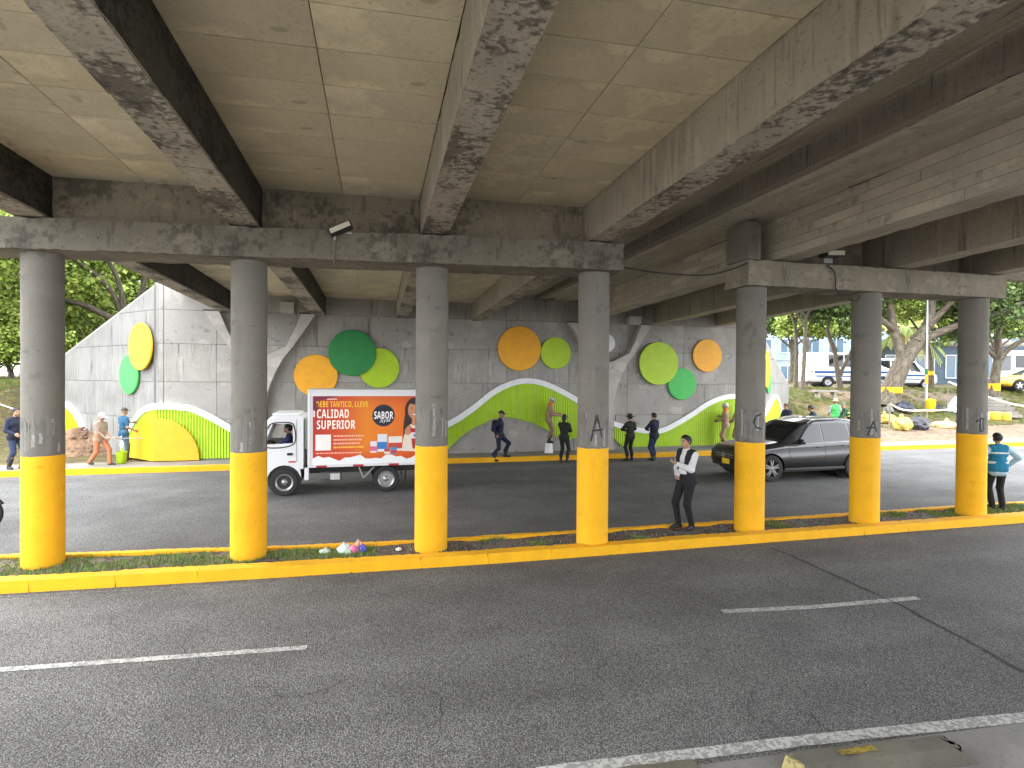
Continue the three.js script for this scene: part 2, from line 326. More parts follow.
// ---- kerbs, block by block
function kerbRun(label, line, s0, s1, w, h, inward, len = 1) {
  const k = new THREE.Group(); k.name = numbered('kerb'); k.userData = { kind: 'structure', label }; scene.add(k);
  const geos = [0, 1, 2, 3, 4, 5].map(i => roughBox(len + 0.001, h + 0.1, w, 0.05, 0.0055, 80 + i + Math.round(w * 100), 0, (h - 0.1) / 2, 0).scale(1.012, 1, 1));
  for (let s = s0, i = 0; s < s1; s += len, i++) {
    const a = W(s, line(s)), b = W(s + len, line(s + len)), m = part(k, 'kerb_block', geos[Math.floor(hash2(i, 7, 9) * 6)], M.yellow);
    const ang = Math.atan2(-(b.z - a.z), b.x - a.x), off = W(0, inward * w / 2);
    m.position.set((a.x + b.x) / 2 + off.x, 0.012 * (hash2(i, 1, 4) - 0.5), (a.z + b.z) / 2 + off.z); m.rotation.y = ang + 0.01 * (hash2(i, 2, 4) - 0.5);
    if (Math.abs(s + len / 2 - 2) < 1) m.position.z -= 0;
  }
  return k;
}
kerbRun('yellow kerb along the front of the median', s => interp(kerbTab, s), -13, 26, 0.24, 0.16, 1);
kerbRun('yellow kerb along the back of the median', s => interp(backTab, s), -13, 26, 0.13, 0.15, -1);
kerbRun('yellow kerb of the far sidewalk', () => FARK, -26, 40, 0.2, 0.16, 1, 1.2);
{ // median soil between the kerbs
  const g = gridGeo(260, 10, (u, v) => { const s = lerp(-13, 26, u), t = lerp(interp(kerbTab, s) + 0.22, interp(backTab, s) - 0.11, v); return [s, 0.085 + 0.05 * (vnoise(s * 3, t * 3, 31) - 0.3) + 0.02 * vnoise(s * 11, t * 11, 33), -t, s, t]; });
  struct('median_soil', g, M.soil).rotation.y = A;
  const walk = struct('sidewalk', boxUV(box(66, 0.2, 1.25, 7, 0.045, -(FARK + 0.2 + 0.625))), M.walk); walk.rotation.y = A;
}
// ================================================================ ABUTMENT AND WING WALLS
function clipPoly(poly, f) { // keep the part of a convex polygon where f >= 0 (f linear)
  const out = []; for (let i = 0; i < poly.length; i++) { const a = poly[i], b = poly[(i + 1) % poly.length], fa = f(a), fb = f(b); if (fa >= 0) out.push(a); if ((fa >= 0) !== (fb >= 0)) { const t = fa / (fa - fb); out.push([a[0] + (b[0] - a[0]) * t, a[1] + (b[1] - a[1]) * t]); } } return out;
}
const rows = [0.1, 1.43, 2.61, 3.8, 4.86, 5.75];
let panelCount = 0;
function panels(g, xs, ys, lim, mats) {
  for (let i = 0; i < xs.length - 1; i++) for (let j = 0; j < ys.length - 1; j++) {
    const e = 0.0045; let poly = [[xs[i] + e, ys[j] + e], [xs[i + 1] - e, ys[j] + e], [xs[i + 1] - e, ys[j + 1] - e], [xs[i] + e, ys[j + 1] - e]];
    if (lim) poly = clipPoly(poly, lim); if (poly.length < 3) continue;
    const n = ++panelCount, k = hash2(i, j, n);
    const geo = boxUV(extrude(poly, 0.08, 0.006), k * 3, hash2(n, 4, 2) * 0.4); const stain = hash2(n, 7, 3) > 0.55;
    const m = part(g, 'wall_panel', geo, mats ? mats[n % 4] : stain ? M.wallStain[n % 2] : M.wall[n % 4]); m.position.z = -0.092 + 0.006 * hash2(n, 8, 3);
  }
}
const abut = thing('abutment_wall', 'grey concrete abutment wall cast in large panels behind the far sidewalk', 'wall', W(0, WALLT).toArray(), A);
{
  const xs = [foldL]; for (let s = -4.12; s < foldR - 0.3; s += 2.37) xs.push(s); xs.push(foldR);
  panels(abut, xs, rows); part(abut, 'wall_core', box(foldR - foldL + 0.3, 5.7, 0.5, (foldL + foldR) / 2, 2.85, -0.36), M.wallBack);
  for (const [x, y, w, h] of [[-2.0, 5.02, 0.42, 0.36], [10.25, 4.98, 0.5, 0.32]]) part(abut, 'bearing_block', boxUV(rbox(w, h, 0.35, 0.01, x, y, 0.14)), M.bracket);
}
const wingL = thing('wing_wall', 'sloping grey wing wall with yellow and green discs, left of the abutment', 'wall', W(foldL, WALLT).toArray(), THREE.MathUtils.degToRad(-34), 'wing walls');
{
  const top = (p) => (5.66 + 0.3 * p[0]) - p[1];
  panels(wingL, [-9.6, -7.2, -4.8, -2.4, 0], rows, top, M.wing);
  part(wingL, 'wall_core', extrude([[-9.6, 0], [0.1, 0], [0.1, 5.6], [-9.6, 2.72]], 0.4).translate(0, 0, -0.5), M.wallBack);
  part(wingL, 'coping', boxUV(bar([-9.62, 2.79, -0.25], [0.05, 5.69, -0.25], 0.5, 0.06)), M.wall[0]);
}
const wingR = thing('wing_wall', 'sloping grey wing wall with tall green wave, right of the abutment', 'wall', W(foldR, WALLT).toArray(), THREE.MathUtils.degToRad(58), 'wing walls');
{
  const top = (p) => (5.75 - 0.27 * p[0]) - p[1];
  panels(wingR, [0, 2.4, 4.8, 7.2, 9.6, 12.3], rows, top, M.wing);
  part(wingR, 'wall_core', extrude([[-0.1, 0], [12.3, 0], [12.3, 2.36], [-0.1, 5.7]], 0.4).translate(0, 0, -0.5), M.wallBack);
  part(wingR, 'coping', boxUV(bar([-0.05, 5.78, -0.25], [12.32, 2.44, -0.25], 0.5, 0.06)), M.wall[0]);
}
for (const [s0, where] of [[-2.78, 'behind the second column from the left'], [9.28, 'behind the fourth column from the left']]) {
  const h = [[0.0, 3.42], [0.2, 3.5], [0.74, 3.76], [0.98, 4.25], [1.21, 4.83], [1.65, 4.83], [1.32, 4.3], [0.94, 3.73], [0.66, 3.36], [0.46, 2.98], [0.3, 2.6], [0.2, 2.26], [0.15, 1.8], [0.13, 0.15]];
  const pts = [...h, ...h.slice(1).reverse().map(([x, y]) => [-x, y])];
  const t = thing('fork_bracket', 'forked concrete bracket under the girder ends, ' + where, 'bracket', W(s0, WALLT).toArray(), A, 'forked brackets');
  part(t, 'fork', boxUV(extrude(pts, 0.3, 0.012).translate(0, 0, 0.004)), M.bracket);
  for (const k of [-1, 1]) part(t, 'bearing_plate', box(0.5, 0.03, 0.34, k * 1.43, 4.85, 0.16), M.black);
}
// ================================================================ MURAL: discs and waves standing off the wall
const mp = (c, o = {}) => mat(c, { map: T.paint, roughness: 0.55, ...o });
const MU = { orange: mp([0.86, 0.40, 0.008]), yellow: mp([0.9, 0.52, 0.005]), lime: mp([0.40, 0.60, 0.008]), dark: mp([0.012, 0.22, 0.045]), green: mp([0.045, 0.46, 0.075]), white: mp([0.78, 0.79, 0.8]), rib: mp([0.42, 0.66, 0.012]) };
const discProfile = (r) => new THREE.LatheGeometry([[0, 0.06], [r - 0.02, 0.06], [r - 0.006, 0.055], [r, 0.042], [r, 0]].map(q => new THREE.Vector2(...q)), 64).rotateX(Math.PI / 2);
const wallFrames = { main: [W(0, WALLT), A], left: [W(foldL, WALLT), THREE.MathUtils.degToRad(-34)], right: [W(foldR, WALLT), THREE.MathUtils.degToRad(58)] };
function onWall(frame, x, y, z) { const [o, a] = wallFrames[frame]; return [o.x + x * Math.cos(a) + z * Math.sin(a), y, o.z - x * Math.sin(a) + z * Math.cos(a)]; }
for (const [frame, x, y, r, z, m, label] of [
  ['left', -0.85, 3.72, 0.75, 0.11, MU.yellow, 'yellow disc on the left wing wall, overlapping a green one'],
  ['left', -1.78, 2.83, 0.64, 0.03, MU.green, 'bright green disc on the left wing wall, tucked under the yellow one'],
  ['main', -1.12, 2.84, 0.69, 0.03, MU.orange, 'orange disc on the wall just above the truck'],
  ['main', 0.03, 3.6, 0.77, 0.11, MU.dark, 'dark green disc, middle of the three above the truck'],
  ['main', 0.91, 3.11, 0.67, 0.03, MU.lime, 'lime disc on the wall, right of the dark green one'],
  ['main', 5.83, 3.86, 0.8, 0.03, MU.orange, 'large orange disc above the crest of the green wave'],
  ['main', 7.2, 3.72, 0.58, 0.03, MU.lime, 'small lime disc touching the large orange one'],
  ['main', 9.2, 4.12, 0.34, 0.03, MU.white, 'white disc half hidden behind a column, between the bracket arms'],
  ['main', 11.32, 3.39, 0.82, 0.11, MU.lime, 'large lime disc above two officers by the wall'],
  ['main', 12.38, 2.61, 0.61, 0.03, MU.green, 'bright green disc below the large lime one'],
  ['main', 13.47, 3.73, 0.64, 0.03, MU.orange, 'orange disc at the right end of the wall above the khaki workers'],
  ['right', 3.9, 3.28, 0.84, 0.11, MU.yellow, 'yellow disc on the right wing wall seen edge on'],
  ['right', 5.0, 2.79, 0.62, 0.03, MU.green, 'green disc on the right wing wall seen edge on'],
]) { const d = solo('mural_disc', label, 'mural disc', boxUV(discProfile(r), x, y), m, 'mural discs'); d.position.set(...onWall(frame, x, y, z)); d.rotation.y = wallFrames[frame][1]; }
function curve(pts) { const c = new THREE.SplineCurve(pts.map(p => new THREE.Vector2(...p))); return c.getPoints(pts.length * 8).map(p => [p.x, p.y]); }
function yAt(poly, x) { for (let i = 1; i < poly.length; i++) { const a = poly[i - 1], b = poly[i]; if ((x >= a[0] && x <= b[0]) || (x <= a[0] && x >= b[0])) return lerp(a[1], b[1], (x - a[0]) / ((b[0] - a[0]) || 1)); } return null; }
function wavePart(parent, frame, top, low, z0 = 0, thin = 0.19) {
  const up = curve(top), x0 = up[0][0], x1 = up[up.length - 1][0], lo = low.length ? low : [[x0, 0.2], [x1, 0.2]];
  const holder = new THREE.Group(); const ribs = [];
  for (let x = x0 + 0.015; x < x1 - 0.01; x += 0.085) {
    const a = yAt(up, x), b = Math.max(0.19, yAt(lo, x) ?? 0.2); if (a == null || a - 0.06 - b < 0.03) continue;
    const h = a - 0.06 - b, k = hash2(Math.round(x * 100), 5, 5); ribs.push(box(0.062, h, 0.06, x, b + h / 2, 0.05 + 0.004 * k)); ribs.push(box(0.086, h, 0.02, x, b + h / 2, 0.012));
  }
  const off = up.map((p, i) => { const a = up[Math.max(0, i - 1)], b = up[Math.min(up.length - 1, i + 1)], l = Math.hypot(b[0] - a[0], b[1] - a[1]) || 1; return [p[0] + (b[1] - a[1]) / l * thin, p[1] - (b[0] - a[0]) / l * thin]; });
  const [o, an] = wallFrames[frame]; const put = (m) => { m.position.copy(o).sub(parent.position); m.rotation.y = an; return m; };
  if (ribs.length) { const m = put(part(parent, 'ribbed_green_panel', boxUV(merge(ribs)), MU.rib)); m.userData.kind = 'stuff'; }
  // the white band as a solid strip standing proud of the ribs
  const n = up.length, pos = [], idx = []; const zf = 0.12, zb = 0.004;
  for (let i = 0; i < n; i++) { pos.push(up[i][0], up[i][1], zf, off[i][0], off[i][1], zf, up[i][0], up[i][1], zb, off[i][0], off[i][1], zb); if (i) { const q = i * 4, p = q - 4; idx.push(p, p + 1, q + 1, p, q + 1, q, p + 2, p, q, p + 2, q, q + 2, p + 1, p + 3, q + 3, p + 1, q + 3, q + 1); } }
  const e = (n - 1) * 4; idx.push(0, 2, 3, 0, 3, 1, e, e + 1, e + 3, e, e + 3, e + 2);
  const g = new THREE.BufferGeometry(); g.setAttribute('position', new THREE.Float32BufferAttribute(pos, 3)); g.setIndex(idx); const gg = boxUV(g); gg.computeVertexNormals();
  put(part(parent, 'white_border', gg, MU.white));
}
{
  const o = (f) => wallFrames[f][0].toArray();
  const w1 = thing('mural_wave', 'green ribbed wave with white crest on the far end of the left wing wall', 'mural wave', o('left'), 0, 'mural waves');
  wavePart(w1, 'left', [[-9.4, 1.0], [-8.4, 1.5], [-7.4, 1.78], [-6.9, 1.8], [-6.5, 1.76], [-5.8, 1.45], [-5.2, 0.95], [-4.95, 0.4]], []);
  const w2 = thing('mural_wave', 'green ribbed wave bending round the corner behind the big yellow half disc', 'mural wave', o('left'), 0, 'mural waves');
  wavePart(w2, 'left', [[-2.3, 0.5], [-1.95, 0.9], [-1.64, 1.19], [-1.3, 1.49], [-0.81, 1.77], [-0.39, 1.89], [0.05, 1.94]], []);
  wavePart(w2, 'main', [[foldL - 0.05, 1.94], [-5.5, 1.95], [-5.17, 1.92], [-4.83, 1.87], [-4.49, 1.72], [-4.14, 1.53], [-3.73, 1.26], [-3.1, 0.86], [-2.4, 0.45]], []);
  const w3 = thing('mural_wave', 'long green ribbed wave with white crest rolling along the wall to its right end', 'mural wave', o('main'), 0, 'mural waves');
  wavePart(w3, 'main', [[-1.4, 0.42], [0.2, 0.5], [1.4, 0.7], [2.4, 0.95], [3.27, 1.28], [4.05, 1.77], [4.77, 2.33], [5.31, 2.62], [5.87, 2.78], [6.44, 2.77], [7.01, 2.61], [7.59, 2.34], [8.1, 2.06], [8.7, 1.65], [9.31, 1.29], [10.01, 1.07], [10.84, 0.91], [11.48, 0.92], [12.12, 1.18], [12.77, 1.52], [13.43, 1.91], [14.1, 2.16], [14.78, 2.22], [foldR - 0.01, 2.1]],
    [[-1.4, 0.2], [2.6, 0.2], [3.27, 0.3], [3.7, 0.72], [4.16, 1.03], [4.41, 1.13], [4.84, 1.34], [5.25, 1.4], [5.69, 1.36], [6.45, 1.15], [6.98, 0.88], [7.26, 0.66], [7.76, 0.53], [8.5, 0.8], [9.28, 0.76], [9.59, 0.53], [9.79, 0.32], [9.93, 0.22], [foldR, 0.22]]);
  wavePart(w3, 'right', [[0.01, 2.1], [0.9, 1.75], [2.0, 1.3], [3.0, 1.22], [4.2, 1.4], [5.6, 1.78], [6.6, 2.05], [7.4, 2.0], [8.1, 1.78], [8.7, 1.35], [9.1, 0.8]], []);
  const q = thing('mural_half_disc', 'big yellow half disc standing on the sidewalk, folded round the wall corner', 'mural disc', o('left'), 0);
  const quarter = (r, k) => { const p = [[-k * 0.085, 0.17]]; for (let i = 0; i <= 24; i++) { const a = i / 24 * Math.PI / 2; p.push([k * r * Math.cos(a), 0.17 + 1.32 * Math.sin(a)]); } p.push([-k * 0.085, 1.49]); return boxUV(extrude(p, 0.06, 0.008).translate(0, 0, 0.13)); };
  const a = part(q, 'main_half', quarter(1.2, 1), MU.orange); a.rotation.y = A; const b = part(q, 'wing_half', quarter(1.5, -1), MU.yellow); b.rotation.y = THREE.MathUtils.degToRad(-34);
}
// ================================================================ OVERPASS 1 (over the left part): girders, soffit panels, diaphragms
const cols = [[-6.653, 8.512, 1.666], [-3.934, 8.976, 1.68], [-1.263, 9.447, 1.738], [1.325, 9.784, 1.684], [4.284, 10.777, 1.688], [6.703, 11.372, 1.728], [9.261, 12.067, 1.749]];
const PHI = Math.atan(0.225);
const deck = thing('overpass', 'concrete overpass deck on deep girders above the near road, with mouldy beams', 'bridge', [-1.263, 4.96, -9.447], PHI);
deck.rotation.order = 'YXZ'; deck.rotation.x = -0.0125;
const GL = [-5.46, -2.71, 0, 2.6], GW = 0.41, Z0 = 12.4, Z1 = -11.9;
GL.forEach((x, i) => part(deck, 'girder', roughBox(GW, 0.63, Z0 - Z1, 0.1, 0.007, i + 1, x, 0.315, (Z0 + Z1) / 2), M.girder));
GL.forEach((x, i) => part(deck, 'girder_soffit', roughBox(GW - 0.012, 0.02, Z0 - Z1 - 0.02, 0.09, 0.003, 30 + i, x, 0.002, (Z0 + Z1) / 2), M.girderSoffit));
for (const x of GL.slice(0, 2)) part(deck, 'dark_side_plate', boxUV(box(0.008, 0.57, Z0 - Z1 - 0.1, x + GW / 2 + 0.002, 0.31, (Z0 + Z1) / 2)), M.darkSide, 'near black plate on the right side of the girder');  // thin near-black plates on the right faces of the two left girders
{
  let n = 0; const geos = {};
  for (let b = 0; b < 3; b++) {
    const x0 = GL[b] + GW / 2, x1 = GL[b + 1] - GW / 2, w = (x1 - x0) / 2, L = 0.64;
    for (let k = 0; k < 2; k++) for (let z = Z1, j = 0; z < Z0; z += L, j++) {
      const v = hash2(b * 2 + k, j, 5), key = b + '_' + Math.floor(v * 4);
      geos[key] ??= boxUV(extrude([[-w / 2 + 0.004, -L / 2 + 0.006], [w / 2 - 0.004, -L / 2 + 0.006], [w / 2 - 0.004, L / 2 - 0.006], [-w / 2 + 0.004, L / 2 - 0.006]], 0.03, 0.004).rotateX(-Math.PI / 2), v * 9, v * 5);
      const m = part(deck, 'soffit_panel', geos[key], M.soffit[Math.floor(hash2(j, b * 2 + k, 9) * 4)]);
      m.position.set(x0 + w * (k + 0.5), 0.6 + 0.005 * (hash2(j, b + k * 7, 11) - 0.5), z + L / 2); n++;
    }
  }
  part(deck, 'slab', box(8.2, 0.25, Z0 - Z1, (GL[0] + GL[3]) / 2, 0.78, (Z0 + Z1) / 2), M.wallBack);
  part(deck, 'left_overhang', boxUV(extrude([[GL[0] - GW / 2, 0.56], [GL[0] - GW / 2, 0.9], [-6.8, 0.95], [-6.8, 0.72]], Z0 - Z1).translate(0, 0, Z1)), M.girder);
  part(deck, 'right_overhang', boxUV(extrude([[GL[3] + GW / 2 - 0.01, 0.56], [GL[3] + GW / 2 + 0.35, 0.74], [4.655, 0.9], [4.655, 1.1], [GL[3] + GW / 2 - 0.01, 0.95]], Z0 - Z1).translate(0, 0, Z1)), M.girder);
  const zc = [-0.27, -0.127, 0, 0.24];
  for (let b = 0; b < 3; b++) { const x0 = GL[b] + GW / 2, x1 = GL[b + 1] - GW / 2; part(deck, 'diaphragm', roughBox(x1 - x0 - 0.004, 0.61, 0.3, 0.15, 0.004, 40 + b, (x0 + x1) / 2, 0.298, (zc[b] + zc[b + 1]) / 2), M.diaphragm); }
}
// ================================================================ OVERPASS 2 (the widening on the right)
const deck2 = thing('overpass', 'board-marked concrete overpass deck on the right, carried by the pier of three columns', 'bridge', [-1.263, 0, -9.447], PHI);
function girderAt(l0, f0, l1, f1, w, h, y, seed, name, material) { // from (lateral, forward) to (lateral, forward): left bottom edge
  const L = Math.hypot(l1 - l0, f1 - f0), m = part(deck2, name, roughBox(w, h, L, 0.12, 0.005, seed, w / 2, h / 2, -L / 2), material);
  m.position.set(l0, y, -f0); m.rotation.y = -Math.atan2(l1 - l0, f1 - f0); return m;
}
{
  const ext = (l0, f0, l1, f1, fa, fb) => { const k = (l1 - l0) / (f1 - f0); return [l0 + k * (fa - f0), fa, l0 + k * (fb - f0), fb]; };
  const H1 = ext(5.82, -3.9, 6.3, 8.27, -12.4, 11.75), H2 = ext(8.33, -2.62, 9.55, 12.56, -12.4, 11.85), H3 = ext(10.74, -0.82, 12.26, 12.98, -12.4, 11.95);
  girderAt(...H1, 0.45, 0.72, 4.9, 51, 'girder', M.girder); girderAt(...H2, 0.45, 0.72, 4.9, 52, 'girder', M.girder); girderAt(...H3, 0.45, 0.72, 4.9, 53, 'girder', M.girder);
  part(deck2, 'slab', box(11.2, 0.26, 24.4, 10.4, 5.775, 0.2), M.wallBack);
  part(deck2, 'edge_beam', roughBox(0.16, 0.36, 24.4, 0.15, 0.006, 55, 4.79, 5.785, 0.2), M.edge);
  part(deck2, 'sky_light_seal', box(0.8, 0.05, 24.4, 4.6, 6.12, 0.2), M.wallBack);  // unseen strip added to stop sky light leaking between the decks
  part(deck2, 'soffit', boxUV(box(9, 0.03, 24.4, 11, 5.63, 0.2)), M.girder);
  // boards printed in the concrete: the soffit of the overhang and the left face of the first girder
  const B = 0.16, bl = 2.3, gs = [0, 1, 2].map(i => boxUV(rbox(B - 0.004, 0.02, bl - 0.006, 0.003, 0, 0, 0, 1), i * 1.1, i * 0.7));
  for (let r = 0; r < 10; r++) for (let z = -12.4 + hash2(r, 1, 3) * bl; z < 11.6; z += bl) {
    const lat = 4.875 + B * (r + 0.5), edge = 5.82 + (6.3 - 5.82) / 12.17 * (z + 3.9) - 0.02; if (lat + B / 2 > edge + 0.1) continue;
    const m = part(deck2, 'board_strip', gs[Math.floor(hash2(r, Math.round(z * 10), 5) * 3)], M.board[Math.floor(hash2(r, Math.round(z * 7), 6) * 4)]); m.position.set(lat, 5.606 + 0.006 * hash2(r, Math.round(z * 9), 7), -z);
  }
  const ang = -Math.atan2(H1[2] - H1[0], H1[3] - H1[1]), L = Math.hypot(H1[2] - H1[0], H1[3] - H1[1]);
  const gs2 = [0, 1, 2].map(i => boxUV(rbox(0.02, 0.136, bl - 0.006, 0.003, 0, 0, 0, 1), i * 0.9, i * 0.4));
  for (let r = 0; r < 5; r++) for (let z = -hash2(r, 4, 3) * bl; z < L; z += bl) {
    const a = Math.max(z, 0) + bl / 2; if (a > L + 0.5) continue;
    const m = part(deck2, 'board_strip', gs2[Math.floor(hash2(r, Math.round(z * 10), 15) * 3)], M.board[Math.floor(hash2(r, Math.round(z * 7) + 50, 6) * 4)]);
    const off = -0.008 - 0.006 * hash2(r, Math.round(z * 9), 17); m.position.set(H1[0] + Math.sin(-ang) * a + off * Math.cos(ang), 4.9 + 0.14 * (r + 0.5), -(H1[1] + a * Math.cos(ang))); m.rotation.y = ang;
  }
  for (const [a, b, c] of [[6.5, 8.5, 0.6], [9.0, 10.8, 0.55], [11.3, 14, 0.5]]) part(deck2, 'diaphragm', roughBox(b - a, 0.7, 0.25, 0.15, 0.003, 60 + a, (a + b) / 2, 5.27, -c - 0.1), M.diaphragm);
}
// ================================================================ PIER CAPS AND COLUMNS
const a1 = THREE.MathUtils.degToRad(9.06), a2 = THREE.MathUtils.degToRad(14.5);
{
  const c = thing('pier_cap', 'long mouldy concrete pier cap across the four columns on the left', 'pier cap', [cols[0][0], 0, -cols[0][1]], a1, 'pier caps');
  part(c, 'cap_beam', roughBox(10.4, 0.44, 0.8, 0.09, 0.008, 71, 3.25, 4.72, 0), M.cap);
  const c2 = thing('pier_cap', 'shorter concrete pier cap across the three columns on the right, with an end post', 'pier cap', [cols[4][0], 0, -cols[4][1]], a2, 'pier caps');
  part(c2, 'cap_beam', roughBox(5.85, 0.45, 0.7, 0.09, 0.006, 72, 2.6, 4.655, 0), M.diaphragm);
  part(c2, 'end_post', roughBox(0.2, 0.66, 0.66, 0.1, 0.005, 73, -0.215, 5.215, 0.0), M.column); part(c2, 'end_rib', roughBox(0.09, 0.64, 0.3, 0.1, 0.003, 74, -0.06, 5.21, 0.12), M.diaphragm);
}
const R = 0.252;
function columnShaft(top, seed) {
  const prof = [], ys = []; for (let y = 0.06; y < top; y += 0.07) ys.push(y); ys.push(top);
  const seg = 48, n = ys.length - 1;
  const g = gridGeo(seg, n, (u, v) => { const y = ys[Math.round(v * n)], a = u * Math.PI * 2, ring = (Math.abs(y - 3.2) < 0.036 || Math.abs(y - 2.08) < 0.036) ? 0.006 : 0; const r = R - ring + 0.0025 * (vnoise(Math.cos(a) * 3 + 9, y * 4 + Math.sin(a) * 3, seed) - 0.5); return [r * Math.sin(a), y, r * Math.cos(a), a * R, y]; });
  const uv = g.attributes.uv; for (let i = 0; i < uv.count; i++) uv.setXY(i, uv.getX(i) + seed * 0.7, uv.getY(i) + seed * 0.31); return g;
}
function paintBand(top, seed) { const n = 20; return gridGeo(48, n, (u, v) => { const a = u * Math.PI * 2, t = top + 0.012 * (vnoise(u * 40, 3, seed) - 0.5) + (v === 1 ? 0 : 0), y = lerp(0.06, t, v); const r = R + 0.004; return [r * Math.sin(a), y, r * Math.cos(a), a * R + seed, y + seed * 0.3]; }); }
// strokes of black marker or repair mortar that follow the round shaft; pts: [metres to the right of the line to the viewer, y]
function strokeOn(face, pts, w, lift = 0.003, seed = 1) {
  const P = []; for (let i = 0; i < pts.length - 1; i++) { const n = Math.max(2, Math.ceil(Math.hypot(pts[i + 1][0] - pts[i][0], pts[i + 1][1] - pts[i][1]) / 0.015)); for (let k = 0; k < n; k++) P.push([lerp(pts[i][0], pts[i + 1][0], k / n), lerp(pts[i][1], pts[i + 1][1], k / n)]); } P.push(pts[pts.length - 1]);
  const pos = [], idx = [];
  P.forEach((p, i) => { const a = P[Math.max(0, i - 1)], b = P[Math.min(P.length - 1, i + 1)], l = Math.hypot(b[0] - a[0], b[1] - a[1]) || 1, nx = -(b[1] - a[1]) / l, ny = (b[0] - a[0]) / l, ww = w * (0.7 + 0.6 * hash2(i, 2, seed));
    for (const k of [-0.5, 0.5]) { const x = p[0] + nx * ww * k, y = p[1] + ny * ww * k, an = face + x / R; pos.push((R + lift) * Math.sin(an), y, (R + lift) * Math.cos(an)); } if (i) { const q = i * 2; idx.push(q - 2, q - 1, q + 1, q - 2, q + 1, q); } });
  const g = new THREE.BufferGeometry(); g.setAttribute('position', new THREE.Float32BufferAttribute(pos, 3)); g.setIndex(idx); g.computeVertexNormals(); return boxUV(g);
}
const colLabels = ['leftmost column, pale concrete with yellow painted foot', 'second column from the left, in front of the truck cab', 'third column from the left, hiding the back of the truck', 'fourth column from the left with a large scrawled A', 'fifth column from the left with a scrawled C, before the car', 'sixth column from the left with a small scrawled A', 'rightmost column with a scrawled B, beside the man in the vest'];
const letters = { 3: [[[-0.03, 1.80], [0.06, 2.22], [0.15, 1.86]], [[-0.02, 1.97], [0.17, 1.99]]], 4: [[[0.2, 2.2], [0.1, 2.16], [0.06, 2.05], [0.1, 1.96], [0.22, 1.93]]], 5: [[[0.04, 1.78], [0.14, 2.05], [0.2, 1.85]], [[0.02, 1.92], [0.2, 1.93]]], 6: [[[0.13, 1.8], [0.14, 2.06], [0.2, 2.06], [0.18, 1.95], [0.21, 1.84], [0.13, 1.8]], [[0.12, 2.04], [0.06, 2.0]]] };
const chalk = mat([0.44, 0.43, 0.41], { map: T.smooth }), damp = mat([0.27, 0.262, 0.24], { map: T.smooth });
const damp2 = mat([0.215, 0.205, 0.18], { map: T.conc, ...cb });
function grimeBand(y0, seed) { return gridGeo(72, 8, (u, v) => { const a = u * Math.PI * 2, t = y0 + 0.2 + 0.5 * vnoise(Math.cos(a) * 4 + 20, Math.sin(a) * 4 + 20, seed) + 0.12 * (hash2(Math.round((u % 1) * 72), 3, seed) - 0.5), y = lerp(y0 - 0.03, t, v), r = R + 0.0018; return [r * Math.sin(a), y, r * Math.cos(a), a * R + seed, y + seed * 0.3]; }); }
cols.forEach(([x, d, yy], i) => {
  const c = thing('column', colLabels[i], 'column', [x, 0, -d], 0, 'round columns'); const face = Math.atan2(-x, d), top = i < 4 ? 4.51 : 4.44;
  part(c, 'shaft', columnShaft(top, i + 1), M.column); part(c, 'yellow_paint', paintBand(yy, i + 1), M.yellow);
  part(c, 'grime_patch', grimeBand(yy, i + 1), damp2);
  for (const l of letters[i] ?? []) part(c, 'graffiti', strokeOn(face, l, 0.03, 0.005, i), M.black);
  for (let k = 0; k < 16; k++) { const x0 = -0.3 + 0.6 * hash2(i, k, 3), y0 = yy + 0.02 + 0.3 * hash2(i, k, 4) ** 2, L = 0.12 + 0.4 * hash2(i, k, 5); part(c, 'run_mark', strokeOn(face, [[x0, y0], [x0 + 0.008, y0 + L * 0.5], [x0 + 0.012 * (hash2(i, k, 6) - 0.5), y0 + L]], 0.012 + 0.035 * hash2(i, k, 7), 0.0022 + 0.0001 * k, i * 17 + k), k % 4 === 1 ? chalk : damp); }
});
